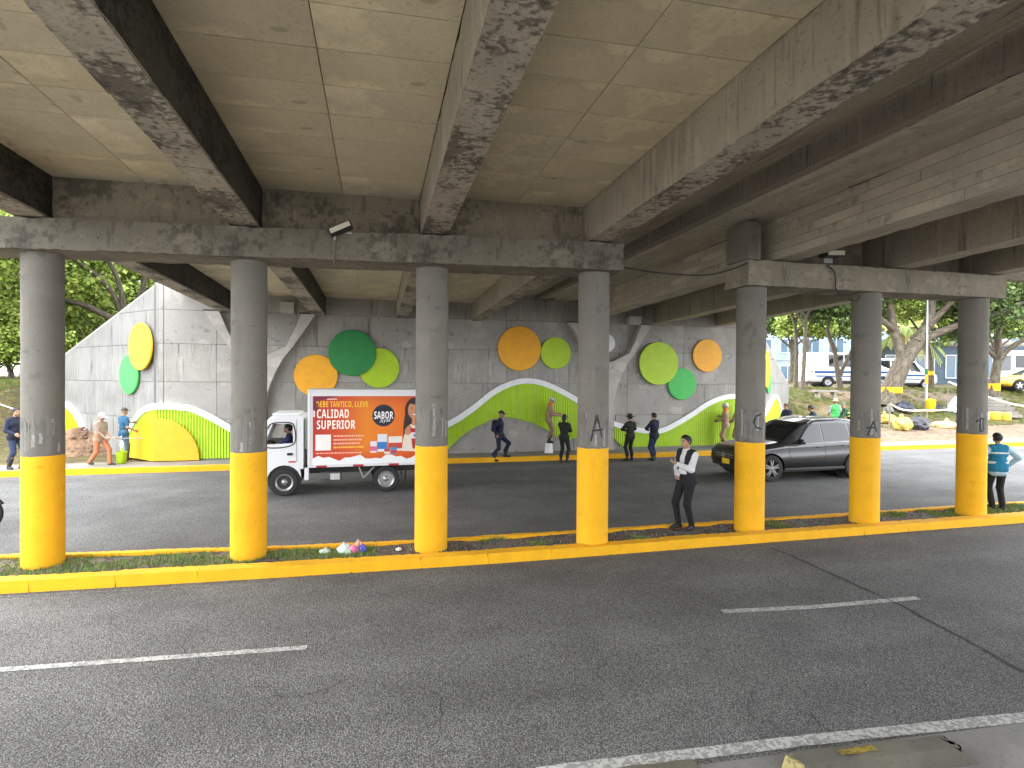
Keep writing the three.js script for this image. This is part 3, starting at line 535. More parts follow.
// ================================================================ PEOPLE: bodies meshed from a smooth union of tapered limbs
function meshField(bones, k, cell, cut) {
  let lo = [1e9, 1e9, 1e9], hi = [-1e9, -1e9, -1e9];
  for (const b of bones) for (const q of [b.a, b.b]) for (let i = 0; i < 3; i++) { const r = Math.max(b.r1, b.r2); lo[i] = Math.min(lo[i], q[i] - r); hi[i] = Math.max(hi[i], q[i] + r); }
  const pad = cell * 2 + k * 0.5; lo = lo.map(v => v - pad); hi = hi.map(v => v + pad);
  const N = lo.map((v, i) => Math.ceil((hi[i] - v) / cell) + 1), [nx, ny, nz] = N, f = new Float32Array(nx * ny * nz).fill(0.5), sx = 1, sy = nx, sz = nx * ny;
  for (const b of bones) {
    const m = Math.max(b.r1, b.r2) + k + cell * 2, i0 = [], i1 = [];
    for (let i = 0; i < 3; i++) { i0[i] = Math.max(0, Math.floor((Math.min(b.a[i], b.b[i]) - m - lo[i]) / cell)); i1[i] = Math.min(N[i] - 1, Math.ceil((Math.max(b.a[i], b.b[i]) + m - lo[i]) / cell)); }
    const dx = b.b[0] - b.a[0], dy = b.b[1] - b.a[1], dz = b.b[2] - b.a[2], dd = dx * dx + dy * dy + dz * dz || 1e-9;
    for (let z = i0[2]; z <= i1[2]; z++) for (let y = i0[1]; y <= i1[1]; y++) for (let x = i0[0]; x <= i1[0]; x++) {
      const px = lo[0] + x * cell - b.a[0], py = lo[1] + y * cell - b.a[1], pz = lo[2] + z * cell - b.a[2];
      const t = clamp((px * dx + py * dy + pz * dz) / dd), ex = px - dx * t, ey = py - dy * t, ez = pz - dz * t, d = Math.sqrt(ex * ex + ey * ey + ez * ez) - (b.r1 + (b.r2 - b.r1) * t);
      const q = z * sz + y * sy + x, o = f[q], kk = b.k ?? k, h = clamp(0.5 + 0.5 * (o - d) / kk); f[q] = o + (d - o) * h - kk * h * (1 - h);
    }
  }
  if (cut) for (let z = 0; z < nz; z++) for (let y = 0; y < ny; y++) for (let x = 0; x < nx; x++) { const q = z * sz + y * sy + x; f[q] = cut(lo[0] + x * cell, lo[1] + y * cell, lo[2] + z * cell, f[q]); }
  const vid = new Int32Array(nx * ny * nz).fill(-1), pos = [], idx = [];
  for (let z = 0; z < nz - 1; z++) for (let y = 0; y < ny - 1; y++) for (let x = 0; x < nx - 1; x++) {
    const q = z * sz + y * sy + x; let m = 0, cx = 0, cy = 0, cz = 0, n = 0;
    for (let c = 0; c < 8; c++) if (f[q + (c & 1) + (c >> 1 & 1) * sy + (c >> 2) * sz] < 0) m |= 1 << c;
    if (m === 0 || m === 255) continue;
    for (const [a, b] of EDGES) { if (((m >> a) & 1) === ((m >> b) & 1)) continue; const fa = f[q + (a & 1) + (a >> 1 & 1) * sy + (a >> 2) * sz], fb = f[q + (b & 1) + (b >> 1 & 1) * sy + (b >> 2) * sz], t = fa / (fa - fb); cx += (a & 1) + t * ((b & 1) - (a & 1)); cy += (a >> 1 & 1) + t * ((b >> 1 & 1) - (a >> 1 & 1)); cz += (a >> 2) + t * ((b >> 2) - (a >> 2)); n++; }
    vid[q] = pos.length / 3; pos.push(lo[0] + (x + cx / n) * cell, lo[1] + (y + cy / n) * cell, lo[2] + (z + cz / n) * cell);
  }
  const quad = (a, b, c, d, flip) => { if (a < 0 || b < 0 || c < 0 || d < 0) return; flip ? idx.push(a, c, b, a, d, c) : idx.push(a, b, c, a, c, d); };
  for (let z = 1; z < nz - 1; z++) for (let y = 1; y < ny - 1; y++) for (let x = 1; x < nx - 1; x++) {
    const q = z * sz + y * sy + x, s = f[q] < 0;
    if (s !== (f[q + 1] < 0)) quad(vid[q - sy - sz], vid[q - sz], vid[q], vid[q - sy], !s);
    if (s !== (f[q + sy] < 0)) quad(vid[q - sx - sz], vid[q - sx], vid[q], vid[q - sz], !s);
    if (s !== (f[q + sz] < 0)) quad(vid[q - sx - sy], vid[q - sy], vid[q], vid[q - sx], !s);
  }
  const g = new THREE.BufferGeometry(); g.setAttribute('position', new THREE.Float32BufferAttribute(pos, 3)); g.setIndex(idx); g.computeVertexNormals(); return g;
}
const EDGES = [[0, 1], [2, 3], [4, 5], [6, 7], [0, 2], [1, 3], [4, 6], [5, 7], [0, 4], [1, 5], [2, 6], [3, 7]];
const bone = (a, b, r1, r2 = r1, k) => ({ a, b, r1, r2, k });
const V = (...a) => new THREE.Vector3(...a);
function ik(a, t, l1, l2, hint) { // elbow or knee position
  const d = t.clone().sub(a); let L = d.length(); const m = l1 + l2 - 0.004; if (L > m) { d.multiplyScalar(m / L); L = m; } const end = a.clone().add(d);
  const x = (l1 * l1 - l2 * l2 + L * L) / (2 * L), h = Math.sqrt(Math.max(0, l1 * l1 - x * x)), u = d.clone().normalize(), p = hint.clone().addScaledVector(u, -hint.dot(u)).normalize();
  return [a.clone().addScaledVector(u, x).addScaledVector(p, h), end];
}
// head, looking along +z, origin at the base of the skull where the neck joins
const headBones = [
  bone([0, 0.115, -0.018], [0, 0.125, 0.012], 0.079, 0.076), bone([0, 0.095, 0.02], [0, 0.04, 0.05], 0.064, 0.045), bone([0, 0.02, 0.06], [0, 0.012, 0.068], 0.028, 0.022),
  bone([0.03, 0.04, 0.035], [-0.03, 0.04, 0.035], 0.038, 0.038), bone([0, 0.1, 0.088], [0, 0.066, 0.102], 0.010, 0.014, 0.012), bone([0.03, 0.112, 0.08], [-0.03, 0.112, 0.08], 0.012, 0.012, 0.02),
  bone([0.022, 0.036, 0.085], [-0.022, 0.036, 0.085], 0.009, 0.009, 0.01), bone([0.079, 0.105, -0.01], [0.082, 0.065, -0.004], 0.012, 0.009, 0.008), bone([-0.079, 0.105, -0.01], [-0.082, 0.065, -0.004], 0.012, 0.009, 0.008),
  bone([0, 0.06, -0.01], [0, -0.05, -0.025], 0.052, 0.054),
];
const headGeo = { near: meshField(headBones, 0.03, 0.0045), far: meshField(headBones, 0.03, 0.009) };
const hairCut = (front, low) => (x, y, z, d) => Math.max(d, -((y - 0.03) * 0.75 + (0.055 - z) * 0.75 - front), low - y);
const hairBones = [bone([0, 0.115, -0.022], [0, 0.13, 0.008], 0.090, 0.086), bone([0, 0.09, -0.03], [0, 0.03, -0.04], 0.075, 0.06)];
const hairGeo = { short: meshField(hairBones, 0.03, 0.008, hairCut(0.07, 0.03)), long: meshField([...hairBones, bone([0, 0.05, -0.06], [0, -0.06, -0.075], 0.07, 0.045)], 0.03, 0.008, hairCut(0.058, -0.1)) };
function handGeo(cell, curl) { // left hand hanging: fingers along -y, palm towards -x, thumb forward
  const B = [bone([0, 0.01, 0], [0, -0.04, 0.0], 0.024, 0.026), bone([0, -0.045, 0.026], [0, -0.085, 0.028], 0.015, 0.013), bone([0, -0.045, -0.024], [0, -0.08, -0.028], 0.015, 0.012), bone([0, -0.045, 0], [0, -0.088, 0], 0.017, 0.014)];
  [[0.031, 0.068], [0.0105, 0.078], [-0.0105, 0.072], [-0.031, 0.056]].forEach(([z, L], i) => {
    let p = [0, -0.088 + 0.004 * Math.abs(i - 1), z], a = curl * 0.3; for (let j = 0; j < 3; j++) { const l = L * [0.45, 0.31, 0.24][j]; const n = [p[0] - Math.sin(a) * l, p[1] - Math.cos(a) * l, p[2]]; B.push(bone(p, n, 0.0088 - 0.0006 * j, 0.0082 - 0.0006 * j, 0.004)); p = n; a += curl; }
  });
  B.push(bone([-0.006, -0.02, 0.022], [-0.016, -0.052, 0.05], 0.014, 0.011, 0.008), bone([-0.016, -0.052, 0.05], [-0.024, -0.082, 0.056], 0.0105, 0.008, 0.004));
  return meshField(B, 0.012, cell);
}
const handsGeo = { near: handGeo(0.0036, 0.5), far: handGeo(0.0055, 0.5) };
const skinMats = {}; const clothMats = {};
const skinMat = mat([1, 1, 1], { vertexColors: true, roughness: 0.6 });
const cloth = (c, rough = 0.92) => clothMats[c.join() + rough] ??= mat(c, { map: T.cloth, roughness: rough });
function place(g, pos, dirY, dirZ) { // orient a geometry: local -y along dirY, local z near dirZ
  const y = dirY.clone().negate().normalize(), z = dirZ.clone().addScaledVector(y, -dirZ.dot(y)).normalize(), x = y.clone().cross(z);
  return g.clone().applyMatrix4(new THREE.Matrix4().makeBasis(x, y, z).setPosition(pos));
}
/* o: pos [x, y, z], turn, h, lean, side, hipY, feet {l, r: [x, y, z]}, hands {l, r}, elbows {l, r}, head {yaw, pitch}, skin, shirt, sleeve, pants, shoes, boots, hair, hat ... */
function person(label, o) {
  const P = thing('person', label, 'person', o.pos, o.turn ?? 0, o.group), k = (o.h ?? 1.7) / 1.72, near = !!o.near, lod = near ? 'near' : 'far', cell = near ? 0.013 : 0.019, wd = o.wide ?? 1;
  const lean = o.lean ?? 0, side = o.side ?? 0, hipY = (o.hipY ?? 0.915);
  const hip = V(0, hipY, o.hipZ ?? 0), up = V(Math.sin(side), Math.cos(lean) * Math.cos(side), Math.sin(lean)).normalize(), fw = V(0, -Math.sin(lean), Math.cos(lean)), tw = o.twist ?? 0, rt = V(Math.cos(tw), 0, -Math.sin(tw)), fwt = V(Math.sin(tw), 0, Math.cos(tw));
  const at = (u, x, z, t = 1) => { const r = V(1, 0, 0).lerp(rt, t), f = fw.clone().lerp(fwt, t); return hip.clone().addScaledVector(up, u).addScaledVector(r, x * wd).addScaledVector(f, z); };
  const A3 = (v) => v.toArray();
  const torso = (e) => [bone(A3(at(0.0, 0.075, -0.01, 0)), A3(at(0.0, -0.075, -0.01, 0)), 0.105 + e), bone(A3(at(0.02, 0, 0, 0)), A3(at(0.3, 0, 0.005)), 0.11 + e, 0.115 + e), bone(A3(at(0.18, 0.05, 0.005, 0.5)), A3(at(0.18, -0.05, 0.005, 0.5)), 0.1 + e + (o.belly ?? 0)), bone(A3(at(0.36, 0.085, 0.005)), A3(at(0.36, -0.085, 0.005)), 0.105 + e), bone(A3(at(0.46, 0.13, -0.01)), A3(at(0.46, -0.13, -0.01)), 0.068 + e), bone(A3(at(0.42, 0, -0.01)), A3(at(0.53, 0, -0.01)), 0.085 + e, 0.055 + e)];
  const body = [...torso(-0.006)], shirt = [...torso(o.loose ?? 0.012)], pants = [bone(A3(at(0.03, 0.075, -0.01, 0)), A3(at(0.03, -0.075, -0.01, 0)), 0.112)], shoes = [], out = { hand: {}, wrist: {} };
  const hands = [];
  for (const s of ['l', 'r']) {
    const g = s === 'l' ? 1 : -1, H = at(-0.03, 0.09 * g, 0, 0), f = o.feet?.[s] ?? [0.1 * g, 0, 0], toe = (o.toes?.[s] ?? 0.2 * g);
    const ank = V(f[0], f[1] + 0.085, f[2]), kh = o.knees?.[s] ? V(...o.knees[s]) : V(0.12 * g, 0, 1), [kn, an] = ik(H, ank, 0.43, 0.415, kh);
    body.push(bone(A3(H), A3(kn), 0.078, 0.052), bone(A3(kn), A3(an), 0.05, 0.034)); const L = o.legLoose ?? 0.012;
    pants.push(bone(A3(H), A3(kn), 0.086 + L, 0.056 + L), bone(A3(kn), A3(an.clone().add(V(0, o.boots ? 0.14 : -0.02, 0))), 0.056 + L, (o.slim ? 0.04 : 0.05) + L));
    const td = V(Math.sin(toe), 0, Math.cos(toe)), heel = an.clone().add(V(0, -0.045, 0)).addScaledVector(td, -0.03), ty = V(0, (f[3] ?? 0), 0);
    const sb = [bone(A3(heel), A3(heel.clone().addScaledVector(td, 0.12).add(ty)), 0.04, 0.04), bone(A3(heel.clone().addScaledVector(td, 0.12).add(ty)), A3(heel.clone().addScaledVector(td, 0.2).add(V(0, -0.008, 0)).add(ty)), 0.04, 0.032), bone(A3(an), A3(heel), 0.045, 0.04)];
    if (o.boots) sb.push(bone(A3(an), A3(an.clone().lerp(kn, 0.55)), 0.05, 0.06)); shoes.push(sb);
    const S = at(0.455, 0.175 * g, -0.01), ht = V(...(o.hands?.[s] ?? [0.24 * g, 0.8, 0.05])), eh = o.elbows?.[s] ? V(...o.elbows[s]) : V(0.3 * g, 0, -1), [el, wr] = ik(S, ht, 0.285, 0.255, eh);
    body.push(bone(A3(S), A3(el), 0.05, 0.04), bone(A3(el), A3(wr), 0.039, 0.026)); const e2 = o.loose ?? 0.012;
    shirt.push(bone(A3(S), A3(o.sleeve === 'short' ? S.clone().lerp(el, 0.7) : el), 0.055 + e2, 0.047 + e2)); if (o.sleeve !== 'short') shirt.push(bone(A3(el), A3(el.clone().lerp(wr, o.sleeve === 'rolled' ? 0.4 : 0.95)), 0.046 + e2, 0.034 + e2));
    const dir = (o.handDir?.[s] ? V(...o.handDir[s]) : wr.clone().sub(el)).normalize(), zref = o.thumb?.[s] ? V(...o.thumb[s]) : (Math.abs(dir.z) > 0.8 ? V(0, 1, 0) : V(0, 0, 1));
    let hg = handsGeo[lod]; if (g < 0) { hg = hg.clone().scale(-1, 1, 1); const ix = hg.index.array; for (let i = 0; i < ix.length; i += 3) { const t = ix[i]; ix[i] = ix[i + 1]; ix[i + 1] = t; } }
    hands.push(place(hg, wr, dir, zref)); out.hand[s] = wr.clone().addScaledVector(dir, 0.1); out.wrist[s] = wr;
  }
  const nk = at(0.555, 0, 0.0), hy = o.head?.yaw ?? 0, hp = o.head?.pitch ?? 0, hm = new THREE.Matrix4().makeRotationFromEuler(new THREE.Euler(hp + lean * 0.4, hy, o.head?.roll ?? 0, 'YXZ')).setPosition(nk.clone().add(V(0, 0.045, 0.02)));
  body.push(bone(A3(at(0.5, 0, -0.01)), A3(nk.clone().add(V(0, 0.04, 0.005))), 0.052, 0.05));
  const sk = o.skin ?? [0.36, 0.2, 0.12], hg = headGeo[lod].clone();
  colour(hg, (x, y, z) => { const eye = Math.hypot(Math.abs(x) - 0.031, (y - 0.092) * 1.3) < 0.011 && z > 0.05, lip = Math.abs(x) < 0.024 && Math.abs(y - 0.036) < 0.007 && z > 0.06, brow = Math.abs(Math.abs(x) - 0.032) < 0.018 && Math.abs(y - 0.114) < 0.005 && z > 0.05; return eye || brow ? [0.03, 0.02, 0.015] : lip ? [sk[0] * 0.9, sk[1] * 0.6, sk[2] * 0.6] : sk; });
  hg.applyMatrix4(hm); const bg = colour(meshField(body, 0.035, cell), () => sk); hands.forEach(h => colour(h, () => o.gloves ?? sk));
  const grp = new THREE.Group(); // scale the whole figure by its height
  const add = (n, g, m) => { const q = part(P, n, g, m); q.scale.setScalar(k); return q; };
  add('body', merge([bg, hg, ...hands]), skinMat);
  const hem = o.hem ?? -0.06; add('shirt', boxUV(meshField([...shirt, bone(A3(at(hem, 0.07, -0.005, 0)), A3(at(hem, -0.07, -0.005, 0)), 0.117)], 0.03, cell)), cloth(o.shirt));
  add('trousers', boxUV(meshField(pants, 0.03, cell)), cloth(o.pants));
  for (const sb of shoes) add(o.boots ? 'boot' : 'shoe', meshField(sb, 0.02, near ? 0.009 : 0.014, (x, y, z, d) => d), cloth(o.shoes ?? [0.02, 0.02, 0.02], 0.6));
  if (o.hair) add('hair', hairGeo[o.hairStyle ?? 'short'].clone().applyMatrix4(hm), cloth(o.hair, 0.6));
  if (o.hat) {
    const H = o.hat; let g;
    if (H.type === 'cap') { const dome = new THREE.SphereGeometry(0.098, 20, 10, 0, Math.PI * 2, 0, Math.PI / 2).scale(1, 1.0, 1.1).translate(0, 0.135, -0.008); const v = gridGeo(10, 4, (a, b) => { const t = (a - 0.5) * 2.1, r = lerp(0.09, 0.09 + 0.085 * Math.cos(t * 0.7), b); return [r * Math.sin(t) * 0.98, 0.14 - 0.02 * b * b - 0.012 * t * t * b, 0.005 + r * Math.cos(t) * 1.05]; }); g = merge([dome, v, v.clone().translate(0, -0.005, 0)]); }
    else if (H.type === 'helmet') { g = merge([new THREE.SphereGeometry(0.115, 22, 10, 0, Math.PI * 2, 0, Math.PI / 2).scale(1, 1.05, 1.15).translate(0, 0.12, -0.008), new THREE.LatheGeometry([[0.11, 0], [0.14, -0.006], [0.138, -0.012], [0.11, -0.008]].map(q => new THREE.Vector2(...q)), 24).scale(0.95, 1, 1.15).translate(0, 0.125, 0)]); }
    else g = new THREE.LatheGeometry([[0, 0.115], [0.05, 0.115], [0.085, 0.1], [0.095, 0.04], [0.1, 0.0], [0.15, -0.012], [0.18, -0.002], [0.178, -0.008], [0.15, -0.02], [0.1, -0.01]].map(q => new THREE.Vector2(...q)), 26).scale(1, 1, 1.1).translate(0, 0.13, -0.005);
    add(H.type === 'cap' ? 'cap' : H.type === 'helmet' ? 'helmet' : 'hat', g.applyMatrix4(hm), cloth(H.c, 0.7));
  }
  if (o.vest) add('vest', boxUV(meshField([...torso(0.026), bone(A3(at(o.vest.hem ?? -0.02, 0.075, 0, 0)), A3(at(o.vest.hem ?? -0.02, -0.075, 0, 0)), 0.132)], 0.03, cell, (x, y, z, d) => { const q = V(x, y, z).sub(hip), u = q.dot(up); const neck = o.vest.open ? 0.055 - Math.abs(x) - (0.0) + Math.max(0, 0.3 - u) * 0.2 : -1; const sh = Math.min(...['l', 'r'].map(s => at(0.43, (s === 'l' ? 0.2 : -0.2), -0.01).sub(V(x, y, z)).length())); return Math.max(d, u - 0.57, 0.08 - sh, u > 0.46 ? 0.078 - Math.hypot(x, z) : -1, z > 0.03 && o.vest.open && u > 0.1 ? neck : -1); })), cloth(o.vest.c));
  for (const [c, u0, h] of o.bands ?? []) add('reflective_band', boxUV(meshField([bone(A3(at(u0, 0.085, 0.005)), A3(at(u0, -0.085, 0.005)), 0.132), bone(A3(at(u0, 0, 0.0)), A3(at(u0 + 0.001, 0, 0.005)), 0.135)], 0.03, cell, (x, y, z, d) => Math.max(d, Math.abs(y - (hip.y + u0 * up.y)) - h / 2))), cloth(c, 0.5));
  if (o.belt) add('belt', meshField([bone(A3(at(0.045, 0.078, 0, 0)), A3(at(0.045, -0.078, 0, 0)), 0.128)], 0.03, cell, (x, y, z, d) => Math.max(d, Math.abs(y - hip.y - 0.045) - 0.028)), cloth([0.015, 0.015, 0.016], 0.6));
  if (o.collar) add('neckerchief', meshField([bone(A3(at(0.49, 0.09, -0.01)), A3(at(0.49, -0.09, -0.01)), 0.085), bone(A3(at(0.5, 0, 0.0)), A3(at(0.56, 0, 0.0)), 0.1, 0.08), bone(A3(at(0.4, 0, 0.08)), A3(at(0.5, 0, 0.03)), 0.05, 0.08)], 0.03, cell), cloth(o.collar));
  if (o.pack) add('backpack', boxUV(rbox(0.28, 0.4, 0.15, 0.05).applyMatrix4(new THREE.Matrix4().makeRotationX(lean).setPosition(at(0.3, 0, -0.2)))), cloth(o.pack));
  out.P = P; out.k = k; return out;
}
const NAVY = [0.012, 0.018, 0.05], DKGREEN = [0.018, 0.022, 0.014], KHAKI = [0.36, 0.25, 0.16], BLK = [0.012, 0.012, 0.014];
const Rd = (d) => d * Math.PI / 180;
const at0 = (x, d, y = 0) => [x, y, -d];
// turn: 0 faces the camera, +90 faces right, 180 faces away, -90 faces left
person('man in white shirt and black vest standing on the median, arm across his chest', { near: true, pos: at0(3.15, 10.78, 0.115), turn: Rd(-55), h: 1.68, feet: { l: [0.09, 0, -0.05], r: [-0.1, 0, 0.08] }, toes: { l: 0.25, r: -0.15 }, hands: { l: [-0.02, 1.2, 0.22], r: [-0.05, 0.98, 0.2] }, elbows: { l: [0.8, -0.3, -0.4], r: [-0.8, -0.2, -0.8] }, head: { yaw: -0.15, pitch: 0.03 }, skin: [0.42, 0.25, 0.16], shirt: [0.78, 0.78, 0.8], pants: BLK, slim: true, shoes: [0.02, 0.02, 0.022], hair: [0.012, 0.01, 0.009], vest: { c: [0.018, 0.018, 0.022], open: true, hem: -0.03 }, hem: 0.02 });
person('man in light blue reflective vest seen from behind at the right edge, hand on hip', { near: true, pos: at0(10.22, 12.6, 0.115), turn: Rd(168), h: 1.6, feet: { l: [0.08, 0, 0.02], r: [-0.09, 0, -0.05] }, hands: { l: [0.2, 0.98, 0.08], r: [-0.24, 0.99, 0.04] }, elbows: { l: [1, 0, -0.6], r: [-1, 0, -0.5] }, head: { yaw: 0.1 }, skin: [0.3, 0.18, 0.11], shirt: [0.42, 0.6, 0.72], pants: BLK, hair: [0.012, 0.01, 0.009], vest: { c: [0.012, 0.2, 0.36], hem: 0.1 }, bands: [[[0.65, 0.7, 0.72], 0.36, 0.045], [[0.65, 0.7, 0.72], 0.14, 0.06]], belt: true });
person('officer in navy uniform at the far left, half hidden by the leftmost column', { pos: at0(-13.95, 16.85, 0.145), turn: Rd(75), h: 1.72, feet: { l: [0.07, 0, 0.12], r: [-0.1, 0, -0.1] }, hands: { l: [0.15, 1.08, 0.28], r: [-0.18, 1.0, 0.22] }, shirt: NAVY, pants: [0.03, 0.05, 0.11], hair: [0.015, 0.012, 0.01], vest: { c: [0.012, 0.016, 0.035] }, boots: true, belt: true, group: 'officers by the far sidewalk' });
person('worker in beige shirt and orange trousers walking by the wing wall, white cap', { pos: at0(-12.2, 17.75, 0.145), turn: Rd(80), h: 1.58, wide: 1.1, belly: 0.02, hipY: 0.87, feet: { l: [0.08, 0, 0.3], r: [-0.08, 0.02, -0.3] }, hands: { l: [0.1, 0.92, 0.3], r: [-0.12, 0.9, 0.32] }, head: { pitch: 0.25 }, lean: 0.06, sleeve: 'short', shirt: [0.4, 0.31, 0.24], pants: [0.52, 0.2, 0.09], shoes: [0.03, 0.03, 0.03], hat: { type: 'cap', c: [0.75, 0.75, 0.75] }, skin: [0.33, 0.19, 0.12] });
person('worker in blue shirt and jeans painting the wave by the corner, dark cap', { pos: at0(-12.0, 18.55, 0.145), turn: Rd(150), h: 1.64, wide: 1.1, feet: { l: [0.12, 0, 0.16], r: [-0.12, 0, -0.14] }, hands: { l: [0.3, 1.22, 0.42], r: [-0.28, 1.0, 0.18] }, head: { yaw: 0.3 }, sleeve: 'short', shirt: [0.02, 0.11, 0.2], pants: [0.1, 0.15, 0.2], hat: { type: 'cap', c: [0.06, 0.06, 0.055] }, skin: [0.33, 0.19, 0.12], shoes: [0.05, 0.05, 0.05] });
person('officer in navy with cap and backpack stepping up onto the far kerb', { pos: at0(-0.42, 19.98, 0.004), turn: Rd(80), h: 1.68, lean: 0.1, hipY: 0.93, feet: { l: [0.06, 0.155, 0.2], r: [-0.08, 0.02, -0.18] }, hands: { l: [0.2, 0.9, 0.12], r: [-0.2, 0.95, -0.05] }, shirt: NAVY, pants: NAVY, hat: { type: 'cap', c: [0.01, 0.011, 0.018] }, pack: [0.012, 0.014, 0.025], boots: true, belt: true, skin: [0.28, 0.16, 0.1], group: 'officers by the far sidewalk' });
const bucketPos = W(6.82, 20.32, 0.145);
person('worker in khaki with orange neckerchief standing on a white bucket, painting', { pos: [bucketPos.x, 0.145 + 0.345, bucketPos.z], turn: Rd(100), h: 1.62, feet: { l: [0.055, 0, 0.02], r: [-0.055, 0, -0.02] }, hands: { l: [0.2, 1.08, 0.4], r: [-0.1, 1.05, 0.36] }, head: { pitch: 0.3 }, lean: 0.08, shirt: KHAKI, pants: [0.3, 0.2, 0.13], collar: [0.75, 0.16, 0.03], hat: { type: 'cap', c: [0.6, 0.6, 0.56] }, boots: true, skin: [0.3, 0.18, 0.11] });
person('officer in dark green with hair tied up, arms folded, before the kerb', { pos: at0(1.75, 19.95, 0.004), turn: Rd(150), h: 1.58, wide: 1.05, feet: { l: [0.14, 0, 0.02], r: [-0.13, 0, -0.02] }, hands: { l: [-0.05, 1.12, 0.24], r: [0.06, 1.1, 0.24] }, elbows: { l: [1, -0.2, 0], r: [-1, -0.2, 0] }, shirt: DKGREEN, pants: DKGREEN, hair: [0.012, 0.01, 0.009], hairStyle: 'long', boots: true, belt: true, hat: { type: 'cap', c: [0.015, 0.017, 0.012] }, group: 'officers by the far sidewalk' });
person('officer in dark green with wide brimmed hat watching the painted wall', { pos: at0(4.05, 20.5, 0.004), turn: Rd(-155), h: 1.58, feet: { l: [0.11, 0, 0], r: [-0.12, 0, 0.03] }, hands: { l: [0.0, 1.1, 0.24], r: [-0.12, 1.06, 0.25] }, elbows: { l: [1, -0.2, 0], r: [-1, -0.2, 0] }, shirt: DKGREEN, pants: DKGREEN, hat: { type: 'wide', c: [0.02, 0.022, 0.016] }, hair: [0.012, 0.01, 0.009], boots: true, belt: true, group: 'officers by the far sidewalk' });
person('bareheaded officer in navy standing to the right of the hatted officer', { pos: at0(4.9, 20.62, 0.004), turn: Rd(-140), h: 1.63, feet: { l: [0.12, 0, -0.05], r: [-0.12, 0, 0.06] }, hands: { l: [0.02, 1.08, 0.25], r: [-0.16, 1.0, 0.22] }, elbows: { l: [1, -0.2, 0], r: [-1, -0.2, 0] }, shirt: NAVY, pants: [0.025, 0.035, 0.1], hair: [0.014, 0.011, 0.01], vest: { c: [0.012, 0.016, 0.035] }, boots: true, belt: true, group: 'officers by the far sidewalk' });
{
  const a = W(13.95, 20.2), b = W(14.6, 20.3);
  person('worker in khaki with white helmet, arm out to the green wave', { pos: [a.x, 0.145, a.z], turn: Rd(-120), h: 1.72, feet: { l: [0.1, 0, -0.06], r: [-0.11, 0, 0.1] }, hands: { l: [0.0, 1.05, 0.3], r: [-0.42, 1.22, 0.36] }, elbows: { r: [-0.6, -1, 0] }, gloves: [0.02, 0.02, 0.02], shirt: KHAKI, pants: [0.4, 0.26, 0.18], collar: [0.8, 0.17, 0.04], hat: { type: 'helmet', c: [0.72, 0.7, 0.64] }, boots: true, group: 'khaki workers at the right end of the wall' });
  person('worker in khaki with white helmet, partly behind the fifth column', { pos: [b.x, 0.145, b.z], turn: Rd(-150), h: 1.66, feet: { l: [0.1, 0, 0.0], r: [-0.1, 0, 0.02] }, hands: { l: [0.2, 1.0, 0.3], r: [-0.3, 1.05, 0.3] }, shirt: KHAKI, pants: [0.4, 0.24, 0.17], collar: [0.8, 0.17, 0.04], hat: { type: 'helmet', c: [0.7, 0.68, 0.62] }, gloves: [0.02, 0.02, 0.02], boots: true, group: 'khaki workers at the right end of the wall' });
}
const gnd = (x, d) => { const [s, t] = toST(x, d); return baseHeight(s, t); };
const onG = (x, d) => [x, gnd(x, d), -d];
person('person in navy leaning forward behind the car, near the wing wall', { pos: onG(11.6, 25.2), turn: Rd(-60), h: 1.72, lean: 0.35, hipZ: -0.1, feet: { l: [0.12, 0, 0], r: [-0.12, 0, 0] }, hands: { l: [0.15, 0.85, 0.4], r: [-0.15, 0.85, 0.4] }, shirt: [0.02, 0.025, 0.06], pants: NAVY, hair: [0.05, 0.02, 0.012], boots: true });
person('person in dark cap stooping behind the car roof', { pos: onG(12.4, 24.6), turn: Rd(-100), h: 1.66, lean: 0.4, hipZ: -0.12, feet: { l: [0.12, 0, 0], r: [-0.12, 0, 0] }, hands: { l: [0.15, 0.8, 0.4], r: [-0.15, 0.8, 0.4] }, shirt: [0.04, 0.05, 0.09], pants: NAVY, hat: { type: 'wide', c: [0.03, 0.025, 0.02] }, hair: [0.015, 0.01, 0.01] });
person('worker in bright green vest and straw hat on the slope behind the car', { pos: onG(15.0, 27.8), turn: Rd(170), h: 1.7, feet: { l: [0.12, 0, 0], r: [-0.12, 0, 0.05] }, hands: { l: [0.2, 1.0, 0.25], r: [-0.22, 0.95, 0.25] }, shirt: [0.3, 0.42, 0.4], pants: [0.2, 0.26, 0.36], vest: { c: [0.1, 0.6, 0.16] }, hat: { type: 'wide', c: [0.5, 0.42, 0.28] } });
person('worker in dark jacket with yellow bands bending beside the sixth column', { pos: onG(15.2, 27.2), turn: Rd(-100), h: 1.66, lean: 0.55, hipZ: -0.16, feet: { l: [0.14, 0, 0], r: [-0.14, 0, 0] }, hands: { l: [0.15, 0.7, 0.45], r: [-0.15, 0.7, 0.45] }, shirt: [0.03, 0.09, 0.05], pants: [0.05, 0.1, 0.22], bands: [[[0.6, 0.62, 0.1], 0.3, 0.06], [[0.6, 0.62, 0.1], 0.12, 0.06]], hat: { type: 'cap', c: [0.1, 0.12, 0.1] } });
